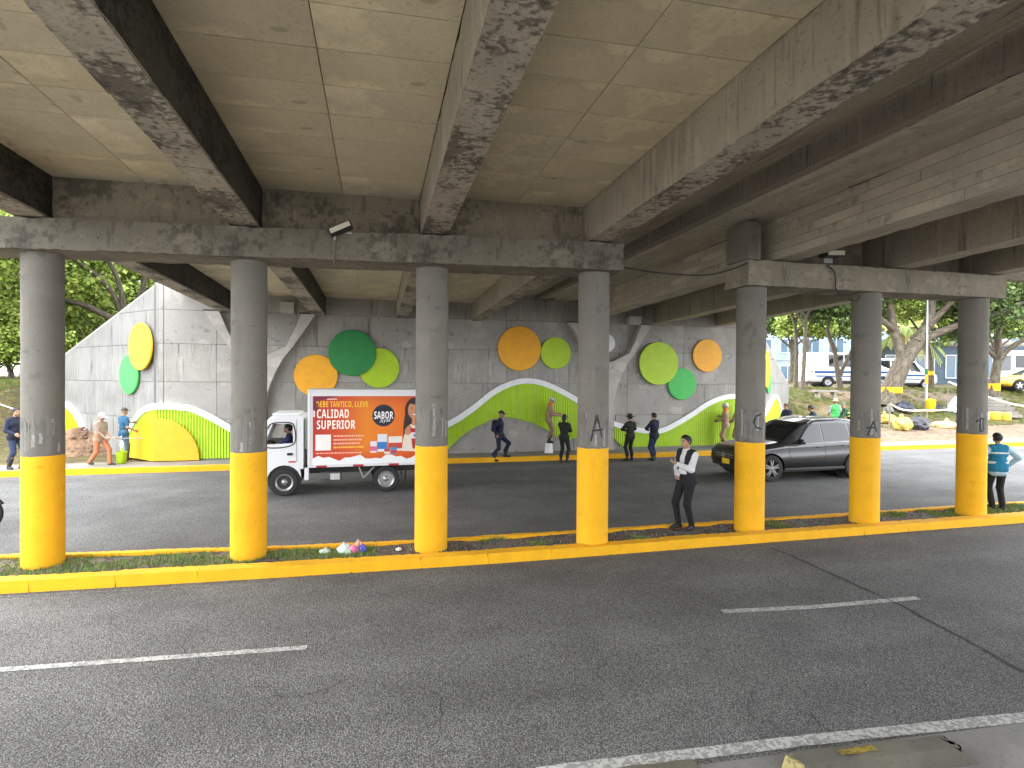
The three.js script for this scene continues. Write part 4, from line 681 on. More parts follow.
{ // tools and buckets of the painters
  const t = thing('bucket', 'white plastic bucket turned upside down under the painter', 'bucket', bucketPos.toArray());
  part(t, 'pail', new THREE.LatheGeometry([[0.125, 0.345], [0.15, 0.03], [0.157, 0.028], [0.157, 0], [0.148, 0]].map(q => new THREE.Vector2(...q)).concat(), 28), M.whitePaint); part(t, 'base', cyl(0.124, 0.124, 0.01, 0, 0.34, 0, 28), M.whitePaint);
  for (const y of [0.06, 0.1]) part(t, 'rim', new THREE.TorusGeometry(0.149 - (y * 0.08), 0.004, 6, 28).rotateX(Math.PI / 2).translate(0, y, 0), M.whitePaint);
  const b = thing('bucket', 'lime paint bucket standing between the two workers by the wing wall', 'bucket', at0(-11.75, 18.05, 0.145)); part(b, 'pail', new THREE.LatheGeometry([[0, 0.01], [0.12, 0.01], [0.15, 0.34], [0.157, 0.34], [0.157, 0.36], [0.145, 0.36], [0.12, 0.02]].map(q => new THREE.Vector2(...q)), 24), MU.lime); part(b, 'handle', new THREE.TorusGeometry(0.14, 0.005, 6, 20, Math.PI).translate(0, 0.34, 0), M.steel);
  const p = thing('paint_tray', 'white roller tray held by the worker in beige', 'paint tray', at0(-11.82, 17.75, 0.9)); p.rotation.y = 0.2;
  part(p, 'tray', gridGeo(6, 6, (u, v) => [(u - 0.5) * 0.4, 0.05 * Math.pow(Math.abs(u - 0.5) * 2, 6) + 0.05 * Math.pow(Math.abs(v - 0.5) * 2, 6) + 0.02 * v, (v - 0.5) * 0.3]), M.whitePaint); part(p, 'pole', rod([0.05, 0.03, 0], [0.75, 0.0, -0.3], 0.012), M.steel);
}
// ================================================================ VEHICLES
const tab = (t) => (x) => { if (x <= t[0][0]) return t[0][1]; for (let i = 1; i < t.length; i++) if (x <= t[i][0]) { const k = (x - t[i - 1][0]) / (t[i][0] - t[i - 1][0]); return lerp(t[i - 1][1], t[i][1], k); } return t[t.length - 1][1]; };
const paintMat = (c, o = {}) => new THREE.MeshPhysicalMaterial({ color: lin(...c), roughness: 0.32, metalness: 0.25, clearcoat: 0.8, clearcoatRoughness: 0.08, side: THREE.DoubleSide, ...o });
function lathe(p, seg = 32) { return new THREE.LatheGeometry(p.map(q => new THREE.Vector2(...q)), seg); }
const tyreCache = {};
function wheel(parent, x, r, z, w, style, rimMat = M.steel) { // axis along z, outer face towards +z or -z
  const key = r + style, s = Math.sign(z), h = w / 2;
  tyreCache[key] ??= { t: lathe([[r * 0.62, -h * 0.8], [r * 0.66, -h], [r * 0.94, -h], [r, -h * 0.75], [r, h * 0.75], [r * 0.94, h], [r * 0.66, h], [r * 0.62, h * 0.8]], 36).rotateX(Math.PI / 2), r: (() => {
    if (style === 'steel') { const holes = []; for (let i = 0; i < 8; i++) { const a = i / 8 * Math.PI * 2; holes.push(cyl(r * 0.055, r * 0.055, 0.012, r * 0.42 * Math.cos(a), h * 0.25, r * 0.42 * Math.sin(a), 10)); } return merge([lathe([[0, h * 0.8], [r * 0.13, h * 0.78], [r * 0.16, h * 0.4], [r * 0.3, h * 0.2], [r * 0.5, h * 0.26], [r * 0.54, h * 0.7], [r * 0.62, h * 0.88], [r * 0.66, h * 0.82], [r * 0.62, h * 0.2]], 32), ...Array.from({ length: 5 }, (_, i) => cyl(r * 0.03, r * 0.03, 0.02, r * 0.22 * Math.cos(i * 1.2566), h * 0.35, r * 0.22 * Math.sin(i * 1.2566), 6))]).rotateX(Math.PI / 2); }
    const sp = []; for (let i = 0; i < 5; i++) { const g = extrude([[-r * 0.11, r * 0.1], [r * 0.11, r * 0.1], [r * 0.17, r * 0.64], [r * 0.06, r * 0.64], [0, r * 0.4], [-r * 0.06, r * 0.64], [-r * 0.17, r * 0.64]], 0.03, 0.006).translate(0, 0, h * 0.7); g.rotateZ(i * Math.PI * 2 / 5); sp.push(g); }
    return merge([...sp, lathe([[0, h], [r * 0.12, h], [r * 0.16, h * 0.8], [0.01, h * 0.6]], 20).rotateX(Math.PI / 2), lathe([[r * 0.60, h * 0.2], [r * 0.63, h * 0.9], [r * 0.68, h * 0.93], [r * 0.68, h * 0.8]], 36).rotateX(Math.PI / 2)]);
  })(), d: cyl(r * 0.58, r * 0.58, 0.02, 0, h * 0.15, 0, 28).rotateX(Math.PI / 2) };
  const m = part(parent, 'wheel', tyreCache[key].t, M.rubber); m.position.set(x, r, z);
  const a = part(m, 'rim', tyreCache[key].r, rimMat); part(m, 'hub_disc', tyreCache[key].d, style === 'steel' ? rimMat : M.black); if (s < 0) m.rotation.y = Math.PI; return m;
}
function loftCar(o) { // nose at x = 0, tail at x = L; half section from sill to roof centre
  const top = tab(o.top), belt = tab(o.belt), wid = tab(o.w), bot = tab(o.bot), roof = tab(o.roof), L = o.L;
  const sec = (x) => { const t = top(x), b = Math.min(belt(x), t - 0.03), w = wid(x), q = bot(x), r = Math.min(roof(x), w * 0.97); return [[0, q], [w * 0.8, q], [w * 0.96, q + 0.08], [w * 1.0, lerp(q, b, 0.35)], [w * 1.0, lerp(q, b, 0.62)], [w * 0.97, lerp(q, b, 0.72)], [w * 0.985, lerp(q, b, 0.9)], [w * 0.965, b], [r + 0.03, t - Math.min(0.1, (t - b) * 0.3)], [r - 0.03, t - Math.min(0.035, (t - b) * 0.15)], [r * 0.55, t - 0.006], [0, t]]; };
  const xs = []; for (let i = 0; i <= 84; i++) xs.push(L * (i / 84)); const ring = (x) => { const h = sec(x); return [...h.map(q => [q[0], q[1]]), ...h.slice(1, -1).reverse().map(q => [-q[0], q[1]])]; };
  const pos = [], idx = [], n = ring(0).length; xs.forEach(x => ring(x).forEach(([z, y]) => pos.push(x, y, z)));
  for (let i = 0; i < xs.length - 1; i++) for (let j = 0; j < n; j++) { const a = i * n + j, b = i * n + (j + 1) % n, c = a + n, d = b + n; idx.push(a, c, b, b, c, d); }
  for (const e of [0, xs.length - 1]) { const r = ring(xs[e]), c = pos.length / 3; pos.push(xs[e], r.reduce((s, q) => s + q[1], 0) / n, 0); for (let j = 0; j < n; j++) { const a = e * n + j, b = e * n + (j + 1) % n; e === 0 ? idx.push(c, a, b) : idx.push(c, b, a); } }
  const g = new THREE.BufferGeometry(); g.setAttribute('position', new THREE.Float32BufferAttribute(pos, 3)); g.setIndex(idx); g.computeVertexNormals(); return { g, sec, top, belt, wid, bot, roof };
}
function cutArches(g, axles, r, w) {
  try {
    const ev = new Evaluator(); ev.attributes = ['position', 'normal']; ev.useGroups = false; let b = new Brush(g.clone()); b.updateMatrixWorld();
    for (const x of axles) for (const s of [-1, 1]) { const c = new Brush(new THREE.CylinderGeometry(r, r, 0.42, 36).rotateX(Math.PI / 2)); c.position.set(x, r * 0.86, s * (w - 0.04)); c.updateMatrixWorld(); b = ev.evaluate(b, c, SUBTRACTION); b.updateMatrixWorld(); }
    return b.geometry;
  } catch (e) { console.log('arch cut failed', e.message); return g; }
}
function sideGlass(c, s, x0, x1, f0, f1, lead = 0, trail = 0, lift = 0.008) { // patch between belt and roof edge on side s
  return gridGeo(8, 5, (u, v) => { const f = lerp(f0, f1, v), x = lerp(x0 + lead * v, x1 - trail * v, u), q = c.sec(x), a = q[7], b = q[8]; return [x, lerp(a[1], b[1], f), s * (lerp(a[0], b[0], f) + lift)]; });
}
function topGlass(c, x0, x1, k = 0.9, lift = 0.008) { return gridGeo(8, 14, (u, v) => { const x = lerp(x0, x1, u), q = c.sec(x), P = [[q[8][0], q[8][1]], [q[9][0], q[9][1]], [q[10][0], q[10][1]], [0, q[11][1]]], t = (v - 0.5) * 2 * k, z = t * P[0][0], az = Math.abs(z); let y = P[3][1]; for (let i = 0; i < 3; i++) if (az <= P[i][0] && az >= P[i + 1][0]) y = lerp(P[i + 1][1], P[i][1], (az - P[i + 1][0]) / (P[i][0] - P[i + 1][0] || 1)); return [x, y + lift, z]; }); }
function makeCar(label, category, pos, turn, o) {
  const t = thing(o.name ?? 'car', label, category, pos, turn, o.group), c = loftCar(o), g = cutArches(c.g, o.axles, o.wr + 0.06, o.ww); g.translate(0, 0, 0);
  part(t, 'body', g, o.paint);
  for (const s of [1, -1]) {
    for (const [a, b, ld, tr] of o.windows) part(t, 'side_window', sideGlass(c, s, a, b, 0.1, 0.92, ld, tr), M.glass);
    const bx = o.windows[0][0] - 0.05, ex = o.windows[o.windows.length - 1][1] + 0.06; part(t, 'window_trim', tube(Array.from({ length: 14 }, (_, i) => { const x = lerp(bx, ex, i / 13), q = c.sec(x)[7]; return [x, q[1] + 0.012, s * (q[0] + 0.01)]; }), 0.009, 5), M.steel);
    for (const dx of o.doors ?? []) { const p = []; for (let i = 0; i < 9; i++) { const q = c.sec(dx); const k = lerp(2.3, 7, i / 8), a = Math.floor(k), f = k - a, A0 = q[a], B0 = q[Math.min(a + 1, 7)]; p.push([dx, lerp(A0[1], B0[1], f), s * (lerp(A0[0], B0[0], f) + 0.001)]); } part(t, 'door_gap', tube(p, 0.005, 4), M.black); }
    for (const dx of o.handles ?? []) { const q = c.sec(dx)[6]; part(t, 'door_handle', rbox(0.2, 0.03, 0.03, 0.012, dx, q[1] - 0.01, s * (q[0] + 0.018)), o.paint); }
    if (o.mirror) { const q = c.sec(o.mirror)[7]; const m = part(t, 'mirror', rbox(0.13, 0.13, 0.2, 0.045, o.mirror, q[1] + 0.1, s * (q[0] + 0.12)), o.paint); part(m, 'mirror_arm', rbox(0.06, 0.04, 0.1, 0.015, o.mirror + 0.02, q[1] + 0.03, s * (q[0] + 0.02)), M.black); }
    if (o.lamp) { const q = c.sec(o.lamp); part(t, 'headlight', gridGeo(6, 4, (u, v) => { const x = lerp(o.lamp - 0.12, o.lamp + 0.32, u), p = c.sec(x), f = lerp(0.2, 0.95, v), a = p[6], b = p[8]; return [x, lerp(a[1], b[1], f) - 0.01, s * (lerp(a[0], b[0], f) + 0.006)]; }), mat([0.6, 0.62, 0.65], { roughness: 0.1, metalness: 0.3 })); }
    if (o.tail) part(t, 'tail_light', gridGeo(4, 4, (u, v) => { const x = lerp(o.tail, o.L - 0.06, u), p = c.sec(x), f = lerp(0, 1, v), a = p[5], b = p[7]; return [x, lerp(a[1], b[1], f), s * (lerp(a[0], b[0], f) + 0.006)]; }), mat([0.4, 0.01, 0.01], { roughness: 0.2 }));
    for (const x of o.axles) wheel(t, x, o.wr, s * (o.ww - 0.11), 0.24, o.rim ?? 'alloy', o.rimMat);
    part(t, 'sill', rbox(o.axles[1] - o.axles[0] - o.wr * 2.2, 0.08, 0.06, 0.02, (o.axles[0] + o.axles[1]) / 2, c.bot(o.L / 2) + 0.07, s * (c.wid(o.L / 2) * 0.985)), o.sill ?? M.black);
  }
  if (o.ws) part(t, 'windscreen', topGlass(c, o.ws[0], o.ws[1], 0.93), M.glass); if (o.rs) part(t, 'rear_window', topGlass(c, o.rs[0], o.rs[1], 0.9), M.glass);
  part(t, 'underbody', box(o.L * 0.86, 0.12, o.ww * 1.5, o.L / 2, 0.28, 0), M.black);
  for (const x of o.axles) part(t, 'wheel_well', cyl(o.wr + 0.055, o.wr + 0.055, o.ww * 1.2, 0, 0, 0, 24).rotateX(Math.PI / 2).translate(x, o.wr + 0.02, 0), M.black);
  if (o.grille) { part(t, 'grille', gridGeo(8, 5, (u, v) => [-0.012 + 0.1 * Math.pow(Math.abs(u - 0.5) * 2, 2) + 0.06 * v * v, lerp(0.5, 0.78, v), (u - 0.5) * 0.95]), M.black); for (const y of [0.62, 0.68]) part(t, 'grille_bar', rbox(0.03, 0.02, 0.8, 0.008, 0.0, y, 0), M.steel); part(t, 'badge', cyl(0.07, 0.07, 0.02, 0, 0, 0, 20).rotateZ(Math.PI / 2).translate(-0.02, 0.66, 0), M.steel); part(t, 'bumper_intake', rbox(0.1, 0.12, 1.2, 0.03, 0.06, 0.4, 0), M.black); }
  if (o.plate) part(t, 'number_plate', rbox(0.02, 0.15, 0.34, 0.006, -0.03, 0.5, 0.12), mat([0.75, 0.5, 0.02])); 
  if (o.rails) for (const s of [1, -1]) part(t, 'roof_rail', tube([[2.2, 1.57, s * 0.67], [2.4, 1.655, s * 0.65], [3.4, 1.67, s * 0.65], [3.95, 1.57, s * 0.65]], 0.014, 6), M.steel);
  return { t, c };
}
const suv = { L: 4.62, wr: 0.36, ww: 0.93, axles: [0.86, 3.66], top: [[0, 0.7], [0.05, 0.82], [0.2, 0.92], [0.7, 1.01], [1.15, 1.08], [1.3, 1.15], [1.65, 1.4], [2.0, 1.6], [2.4, 1.7], [3.2, 1.72], [3.8, 1.68], [4.2, 1.58], [4.42, 1.34], [4.54, 1.12], [4.6, 0.95], [4.62, 0.75]], belt: [[0, 0.64], [0.05, 0.76], [0.25, 0.85], [0.8, 0.93], [1.3, 0.98], [2.5, 1.01], [3.6, 1.05], [4.4, 1.1], [4.62, 0.72]], w: [[0, 0.6], [0.06, 0.74], [0.2, 0.84], [0.6, 0.91], [1.2, 0.925], [2.3, 0.94], [3.6, 0.93], [4.2, 0.88], [4.5, 0.8], [4.62, 0.68]], bot: [[0, 0.42], [0.1, 0.32], [0.4, 0.25], [4.1, 0.27], [4.45, 0.36], [4.62, 0.5]], roof: [[0, 0.5], [0.2, 0.68], [1.2, 0.78], [1.4, 0.75], [2.0, 0.67], [3.4, 0.66], [4.2, 0.62], [4.62, 0.6]], windows: [[1.58, 2.55, 0.55, 0.0], [2.61, 3.5, 0.0, 0.02], [3.56, 4.2, 0.0, 0.28]], doors: [1.45, 2.63, 3.5], handles: [2.42, 3.3], mirror: 1.75, lamp: 0.3, tail: 4.25, ws: [1.33, 2.0], rs: [4.1, 4.5], grille: true, plate: true, rails: true };
{
  const p = W(11.13 - 0.86, 13.99 + 0.93, 0.001);
  makeCar('dark grey sport utility car driving left behind the fifth and sixth columns', 'car', p.toArray(), A, { ...suv, rimMat: mat([0.2, 0.2, 0.2], { metalness: 0.7, roughness: 0.35 }), paint: paintMat([0.012, 0.0125, 0.014]) });
}
// ---------------------------------------------------------------- the delivery truck
{
  const P = W(-1.51, 15.72, 0.001), t = thing('delivery_truck', 'white delivery truck with an orange advert on its box body', 'truck', P.toArray(), A), wp = M.whitePaint, HW = 0.82;
  // cab: side skins with a window opening, roof, back, nose
  const prof = [[-0.66, 0.55], [-0.68, 0.95], [-0.64, 1.12], [-0.40, 1.72], [-0.32, 1.84], [-0.2, 1.89], [0.3, 1.89], [0.4, 1.86], [0.43, 1.78], [0.43, 0.62], [0.36, 0.62]];
  for (let i = 0; i <= 10; i++) { const a = i / 10 * Math.PI; prof.push([0.38 * Math.cos(a) - 0.0, 0.34 + 0.38 * Math.sin(a)].map((v, k) => k ? Math.max(v, 0.42) : v)); } prof.push([-0.5, 0.42]);
  const win = [[-0.50, 1.2], [-0.32, 1.66], [-0.24, 1.71], [0.16, 1.71], [0.21, 1.66], [0.21, 1.22]];
  for (const s of [1, -1]) part(t, 'cab_side', extrude(prof, 0.035, 0.012, [win]).translate(0, 0, s > 0 ? HW - 0.047 : -HW + 0.012), wp);
  const skin = (pts, w) => gridGeo(pts.length - 1, 1, (u, v) => { const q = pts[Math.round(u * (pts.length - 1))]; return [q[0], q[1], (v - 0.5) * 2 * w]; });
  part(t, 'cab_roof', skin([[-0.40, 1.73], [-0.32, 1.845], [-0.2, 1.892], [0.3, 1.892], [0.4, 1.862], [0.432, 1.78]], HW - 0.02), wp);
  part(t, 'cab_back', skin([[0.432, 1.78], [0.432, 0.6]], HW - 0.02), wp); part(t, 'cab_front', skin([[-0.62, 0.45], [-0.664, 0.55], [-0.684, 0.95], [-0.644, 1.12]], HW - 0.02), wp);
  part(t, 'windscreen', skin([[-0.642, 1.125], [-0.402, 1.722]], HW - 0.08), M.glass); part(t, 'cab_floor', box(1.0, 0.05, 1.5, -0.1, 0.74, 0), M.black); part(t, 'dashboard', rbox(0.25, 0.3, 1.5, 0.08, -0.48, 1.02, 0), M.black);
  for (const s of [1, -1]) { part(t, 'seat', merge([rbox(0.45, 0.14, 0.5, 0.05, 0.05, 0.86, s * 0.38), rbox(0.14, 0.62, 0.5, 0.06, 0.28, 1.2, s * 0.38)]), mat([0.05, 0.055, 0.06])); part(t, 'window_frame', tube(win.map(q => [q[0], q[1], s * (HW + 0.004)]), 0.014, 6, 60, true), M.black);
    const d = part(t, 'door_gap', tube([[0.28, 1.8, s * (HW + 0.001)], [0.28, 0.8, s * (HW + 0.001)]], 0.005, 4), M.black); part(t, 'door_handle', rbox(0.13, 0.06, 0.02, 0.01, 0.13, 0.98, s * (HW + 0.012)), M.black);
    part(t, 'marker_light', rbox(0.16, 0.035, 0.015, 0.006, 0.18, 0.8, s * (HW + 0.008)), mat([0.5, 0.03, 0.02])); part(t, 'mirror', rbox(0.06, 0.3, 0.18, 0.03, -0.58, 1.55, s * (HW + 0.2)), M.black); part(t, 'headlight', rbox(0.06, 0.16, 0.3, 0.03, -0.66, 0.72, s * 0.6), mat([0.7, 0.7, 0.7], { roughness: 0.15 })); }
  part(t, 'roof_fairing', rbox(0.6, 0.05, 1.3, 0.02, 0.02, 1.905, 0), wp); part(t, 'bumper', rbox(0.12, 0.22, 1.66, 0.04, -0.66, 0.45, 0), M.black); part(t, 'air_intake', rbox(0.1, 0.75, 0.2, 0.03, 0.49, 1.45, HW - 0.2), mat([0.35, 0.38, 0.33]));
  // box body
  const bx0 = 0.54, bx1 = 3.62, by0 = 0.66, by1 = 2.49, bw = 0.87;
  part(t, 'box_body', rbox(bx1 - bx0, by1 - by0, bw * 2, 0.02, (bx0 + bx1) / 2, (by0 + by1) / 2, 0), wp);
  for (const [x0, y0, x1, y1] of [[bx0, by1 - 0.02, bx1, by1 - 0.02], [bx0, by0 + 0.02, bx1, by0 + 0.02]]) part(t, 'box_rail', rbox(bx1 - bx0 + 0.02, 0.055, bw * 2 + 0.03, 0.012, (x0 + x1) / 2, y0, 0), wp);
  for (const x of [bx0 + 0.02, bx1 - 0.02]) part(t, 'corner_post', rbox(0.07, by1 - by0 + 0.01, bw * 2 + 0.03, 0.012, x, (by0 + by1) / 2, 0), wp);
  for (let i = 0; i < 7; i++) for (const s of [1, -1]) part(t, 'reflector', rbox(0.24, 0.045, 0.008, 0.003, bx0 + 0.3 + i * 0.42, by0 + 0.02, s * (bw + 0.021)), i % 2 ? mat([0.7, 0.7, 0.7]) : mat([0.42, 0.02, 0.03]));
  { // the printed advert
    const cw = 1160, ch = 648, cv = document.createElement('canvas'); cv.width = cw; cv.height = ch; const c = cv.getContext('2d'), k = 400, X = (s) => (s + 0.87) * k, Y = (y) => (2.34 - y) * k;
    const gr = c.createLinearGradient(0, 0, cw, 0); gr.addColorStop(0, '#b52a24'); gr.addColorStop(0.22, '#d4511c'); gr.addColorStop(0.42, '#e8860f'); gr.addColorStop(0.7, '#e8740f'); gr.addColorStop(1, '#c43c1c'); c.fillStyle = gr; c.fillRect(0, 0, cw, ch);
    const g2 = c.createLinearGradient(0, 0, 0, ch); g2.addColorStop(0, 'rgba(190,50,30,0.45)'); g2.addColorStop(0.25, 'rgba(220,110,20,0)'); g2.addColorStop(0.7, 'rgba(220,90,20,0)'); g2.addColorStop(1, 'rgba(190,40,25,0.7)'); c.fillStyle = g2; c.fillRect(0, 0, cw, ch);
    c.fillStyle = '#7d1236'; c.beginPath(); c.moveTo(0, 0); c.lineTo(X(-0.3), 0); c.lineTo(X(-0.7), 40); c.lineTo(X(-0.8), 150); c.lineTo(0, 120); c.fill();
    const text = (str, s0, s1, y0, y1, col, font = 'bold') => { c.save(); c.font = font + ' 100px sans-serif'; const w = c.measureText(str).width; c.translate(X(s0), Y(y0)); c.scale((X(s1) - X(s0)) / w, (Y(y0) - Y(y1)) / 73); c.fillStyle = col; c.textBaseline = 'alphabetic'; c.fillText(str, 0, 0); c.restore(); };
    text('DEBE TANTICO, LLEVE', -0.8, 0.4, 2.08, 2.22, '#f5c62a'); text('CALIDAD', -0.79, -0.04, 1.82, 2.03, '#fff6ee'); text('SUPERIOR', -0.79, 0.10, 1.56, 1.77, '#fff6ee');
    c.fillStyle = '#e9d9d4'; c.fillRect(X(-0.55), Y(2.28), 90, 9); c.fillStyle = 'rgba(60,15,30,0.55)'; c.fillRect(X(-0.8), Y(2.17), 22, 60); c.fillStyle = '#f3e9ea'; c.fillRect(X(-0.86), Y(2.0), 14, 60);
    c.fillStyle = '#f4efec'; c.fillRect(X(-0.81), Y(1.43), 140, 150);
    for (let i = 0; i < 4; i++) { c.fillStyle = i === 3 ? '#f7c648' : '#f6b7a4'; let x = X(-0.4); const end = X(0.3 - 0.05 * ((i * 7) % 3)); let q = 0; while (x < end) { const w = 8 + 22 * hash2(i, q++, 61); c.fillRect(x, Y(1.41 - 0.09 * i), Math.min(w, end - x), 16); x += w + 5; } }
    c.fillStyle = '#f6b7a4'; for (let x = X(-0.8), q = 0; x < X(0.2); q++) { const w = 10 + 24 * hash2(9, q, 61); c.fillRect(x, Y(1.0), w, 11); x += w + 5; }
    c.fillStyle = '#0d0f24'; c.beginPath(); c.arc(X(0.76), Y(1.87), 106, 0, 7); c.fill(); c.strokeStyle = '#24365e'; c.lineWidth = 5; c.beginPath(); c.arc(X(0.76), Y(1.87), 96, 0, 7); c.stroke(); text('SABOR', 0.53, 0.99, 1.79, 1.97, '#ffffff'); c.save(); c.translate(X(0.66), Y(1.70)); c.rotate(-0.08); c.font = 'italic bold 46px serif'; c.fillStyle = '#eef0f6'; c.fillText('Ayal', 0, 0); c.restore();
    // a smiling woman with long dark hair holding a tub
    c.fillStyle = '#2a1510'; c.beginPath(); c.ellipse(X(1.5), Y(1.98), 92, 130, 0, 0, 7); c.fill(); c.beginPath(); c.moveTo(X(1.3), Y(2.0)); c.quadraticCurveTo(X(1.18), Y(1.5), X(1.28), Y(1.05)); c.lineTo(X(1.45), Y(1.1)); c.lineTo(X(1.5), Y(1.9)); c.fill();
    c.fillStyle = '#e9dccb'; c.beginPath(); c.moveTo(X(1.2), Y(1.0)); c.quadraticCurveTo(X(1.25), Y(1.62), X(1.45), Y(1.66)); c.lineTo(X(1.75), Y(1.66)); c.quadraticCurveTo(X(2.0), Y(1.6), X(2.0), Y(0.95)); c.fill();
    c.fillStyle = '#c98962'; c.fillRect(X(1.44), Y(1.82), 66, 80); c.beginPath(); c.ellipse(X(1.52), Y(2.0), 70, 92, 0.05, 0, 7); c.fill(); c.fillStyle = '#7a4a32'; c.beginPath(); c.ellipse(X(1.44), Y(2.04), 9, 5, 0, 0, 7); c.ellipse(X(1.6), Y(2.04), 9, 5, 0, 0, 7); c.fill(); c.fillStyle = '#fff'; c.beginPath(); c.ellipse(X(1.52), Y(1.9), 28, 12, 0, 0, Math.PI); c.fill(); c.strokeStyle = '#8a3a30'; c.lineWidth = 4; c.beginPath(); c.ellipse(X(1.52), Y(1.9), 30, 14, 0, 0, Math.PI); c.stroke(); c.fillStyle = '#2a1510'; c.beginPath(); c.ellipse(X(1.52), Y(2.17), 76, 44, 0, Math.PI, 7); c.fill();
    c.fillStyle = '#c98962'; c.beginPath(); c.ellipse(X(1.36), Y(1.5), 34, 48, 0.4, 0, 7); c.fill(); c.fillStyle = '#b3202a'; c.beginPath(); c.moveTo(X(1.4), Y(1.55)); c.lineTo(X(1.85), Y(1.55)); c.lineTo(X(1.8), Y(1.05)); c.lineTo(X(1.46), Y(1.05)); c.fill(); c.fillStyle = '#e8dfe0'; c.fillRect(X(1.42), Y(1.45), 170, 60); c.fillStyle = '#4a6aa8'; c.fillRect(X(1.48), Y(1.4), 110, 22);
    const tub = (s, y, w, h, a, b) => { c.fillStyle = a; c.fillRect(X(s), Y(y), w, h); c.fillStyle = b; c.fillRect(X(s), Y(y) + h * 0.45, w, h * 0.4); }; tub(0.45, 1.25, 60, 110, '#e8e2ea', '#d86a9a'); tub(0.62, 1.42, 90, 170, '#dfe6ee', '#2f7fc8'); tub(0.88, 1.36, 130, 140, '#ece6dc', '#c84a3a'); tub(0.93, 1.1, 60, 70, '#4a8ac0', '#c83a4a'); tub(0.78, 1.06, 56, 60, '#b8404a', '#e8d8d0');
    c.fillStyle = '#eef0f2'; c.beginPath(); c.moveTo(0, ch); c.lineTo(0, Y(0.88)); for (let i = 0; i <= 24; i++) { const x = i / 24 * cw; c.lineTo(x, Y(0.87 + 0.045 * Math.sin(i * 0.95) + 0.03 * Math.sin(i * 2.3))); } c.lineTo(cw, ch); c.fill();
    const tx = new THREE.CanvasTexture(cv); tx.colorSpace = THREE.SRGBColorSpace; tx.anisotropy = 8;
    const pg = new THREE.PlaneGeometry(2.9, 1.62).translate(1.45 + 0.64, 2.34 - 0.81, bw + 0.004); part(t, 'printed_advert', pg, mat([0.95, 0.95, 0.95], { map: tx, roughness: 0.5 }), 'orange advert reading CALIDAD SUPERIOR and SABOR');
  }
  for (const s of [1, -1]) part(t, 'chassis_rail', rbox(3.9, 0.14, 0.07, 0.01, 1.5, 0.52, s * 0.36), M.black);
  part(t, 'fuel_tank', rbox(0.5, 0.2, 0.3, 0.05, 1.05, 0.42, 0.6), mat([0.1, 0.1, 0.1], { roughness: 0.5 })); part(t, 'battery_box', rbox(0.22, 0.15, 0.2, 0.02, 1.15, 0.42, 0.76), mat([0.5, 0.5, 0.48])); part(t, 'axle', rod([2.34, 0.3, -0.7], [2.34, 0.3, 0.7], 0.06), M.black); part(t, 'axle', rod([0, 0.3, -0.7], [0, 0.3, 0.7], 0.05), M.black);
  for (const s of [1, -1]) { part(t, 'support_strut', merge([bar([1.7, 0.62, s * 0.8], [1.8, 0.36, s * 0.8], 0.03, 0.03), bar([2.05, 0.62, s * 0.8], [1.8, 0.36, s * 0.8], 0.03, 0.03)]), M.steel); part(t, 'mud_flap', rbox(0.02, 0.36, 0.3, 0.005, 2.82, 0.36, s * 0.66), M.black); part(t, 'corner_bracket', rbox(0.1, 0.3, 0.06, 0.02, 0.5, 0.5, s * 0.78), wp);
    wheel(t, 0, 0.315, s * 0.72, 0.18, 'steel'); wheel(t, 2.34, 0.315, s * 0.72, 0.18, 'steel'); wheel(t, 2.34, 0.3149, s * 0.5, 0.18, 'steel'); part(t, 'wheel_arch', cyl(0.37, 0.37, 0.3, 0, 0, 0, 24).rotateX(Math.PI / 2).translate(0, 0.36, s * 0.6), M.black); }
  const D = W(-1.51, 15.72, 0), dr = person('driver in dark blue shirt at the wheel of the truck', { pos: W(-1.45, 15.34, 0.04).toArray(), turn: A - Math.PI / 2, h: 1.6, hipY: 0.93, feet: { l: [0.12, 0.42, 0.42], r: [-0.12, 0.42, 0.42] }, hands: { l: [0.14, 1.2, 0.4], r: [-0.14, 1.2, 0.4] }, knees: { l: [0, 1, 0.2], r: [0, 1, 0.2] }, sleeve: 'short', shirt: [0.03, 0.04, 0.14], pants: NAVY, hair: [0.012, 0.01, 0.01], skin: [0.34, 0.2, 0.13] });
}
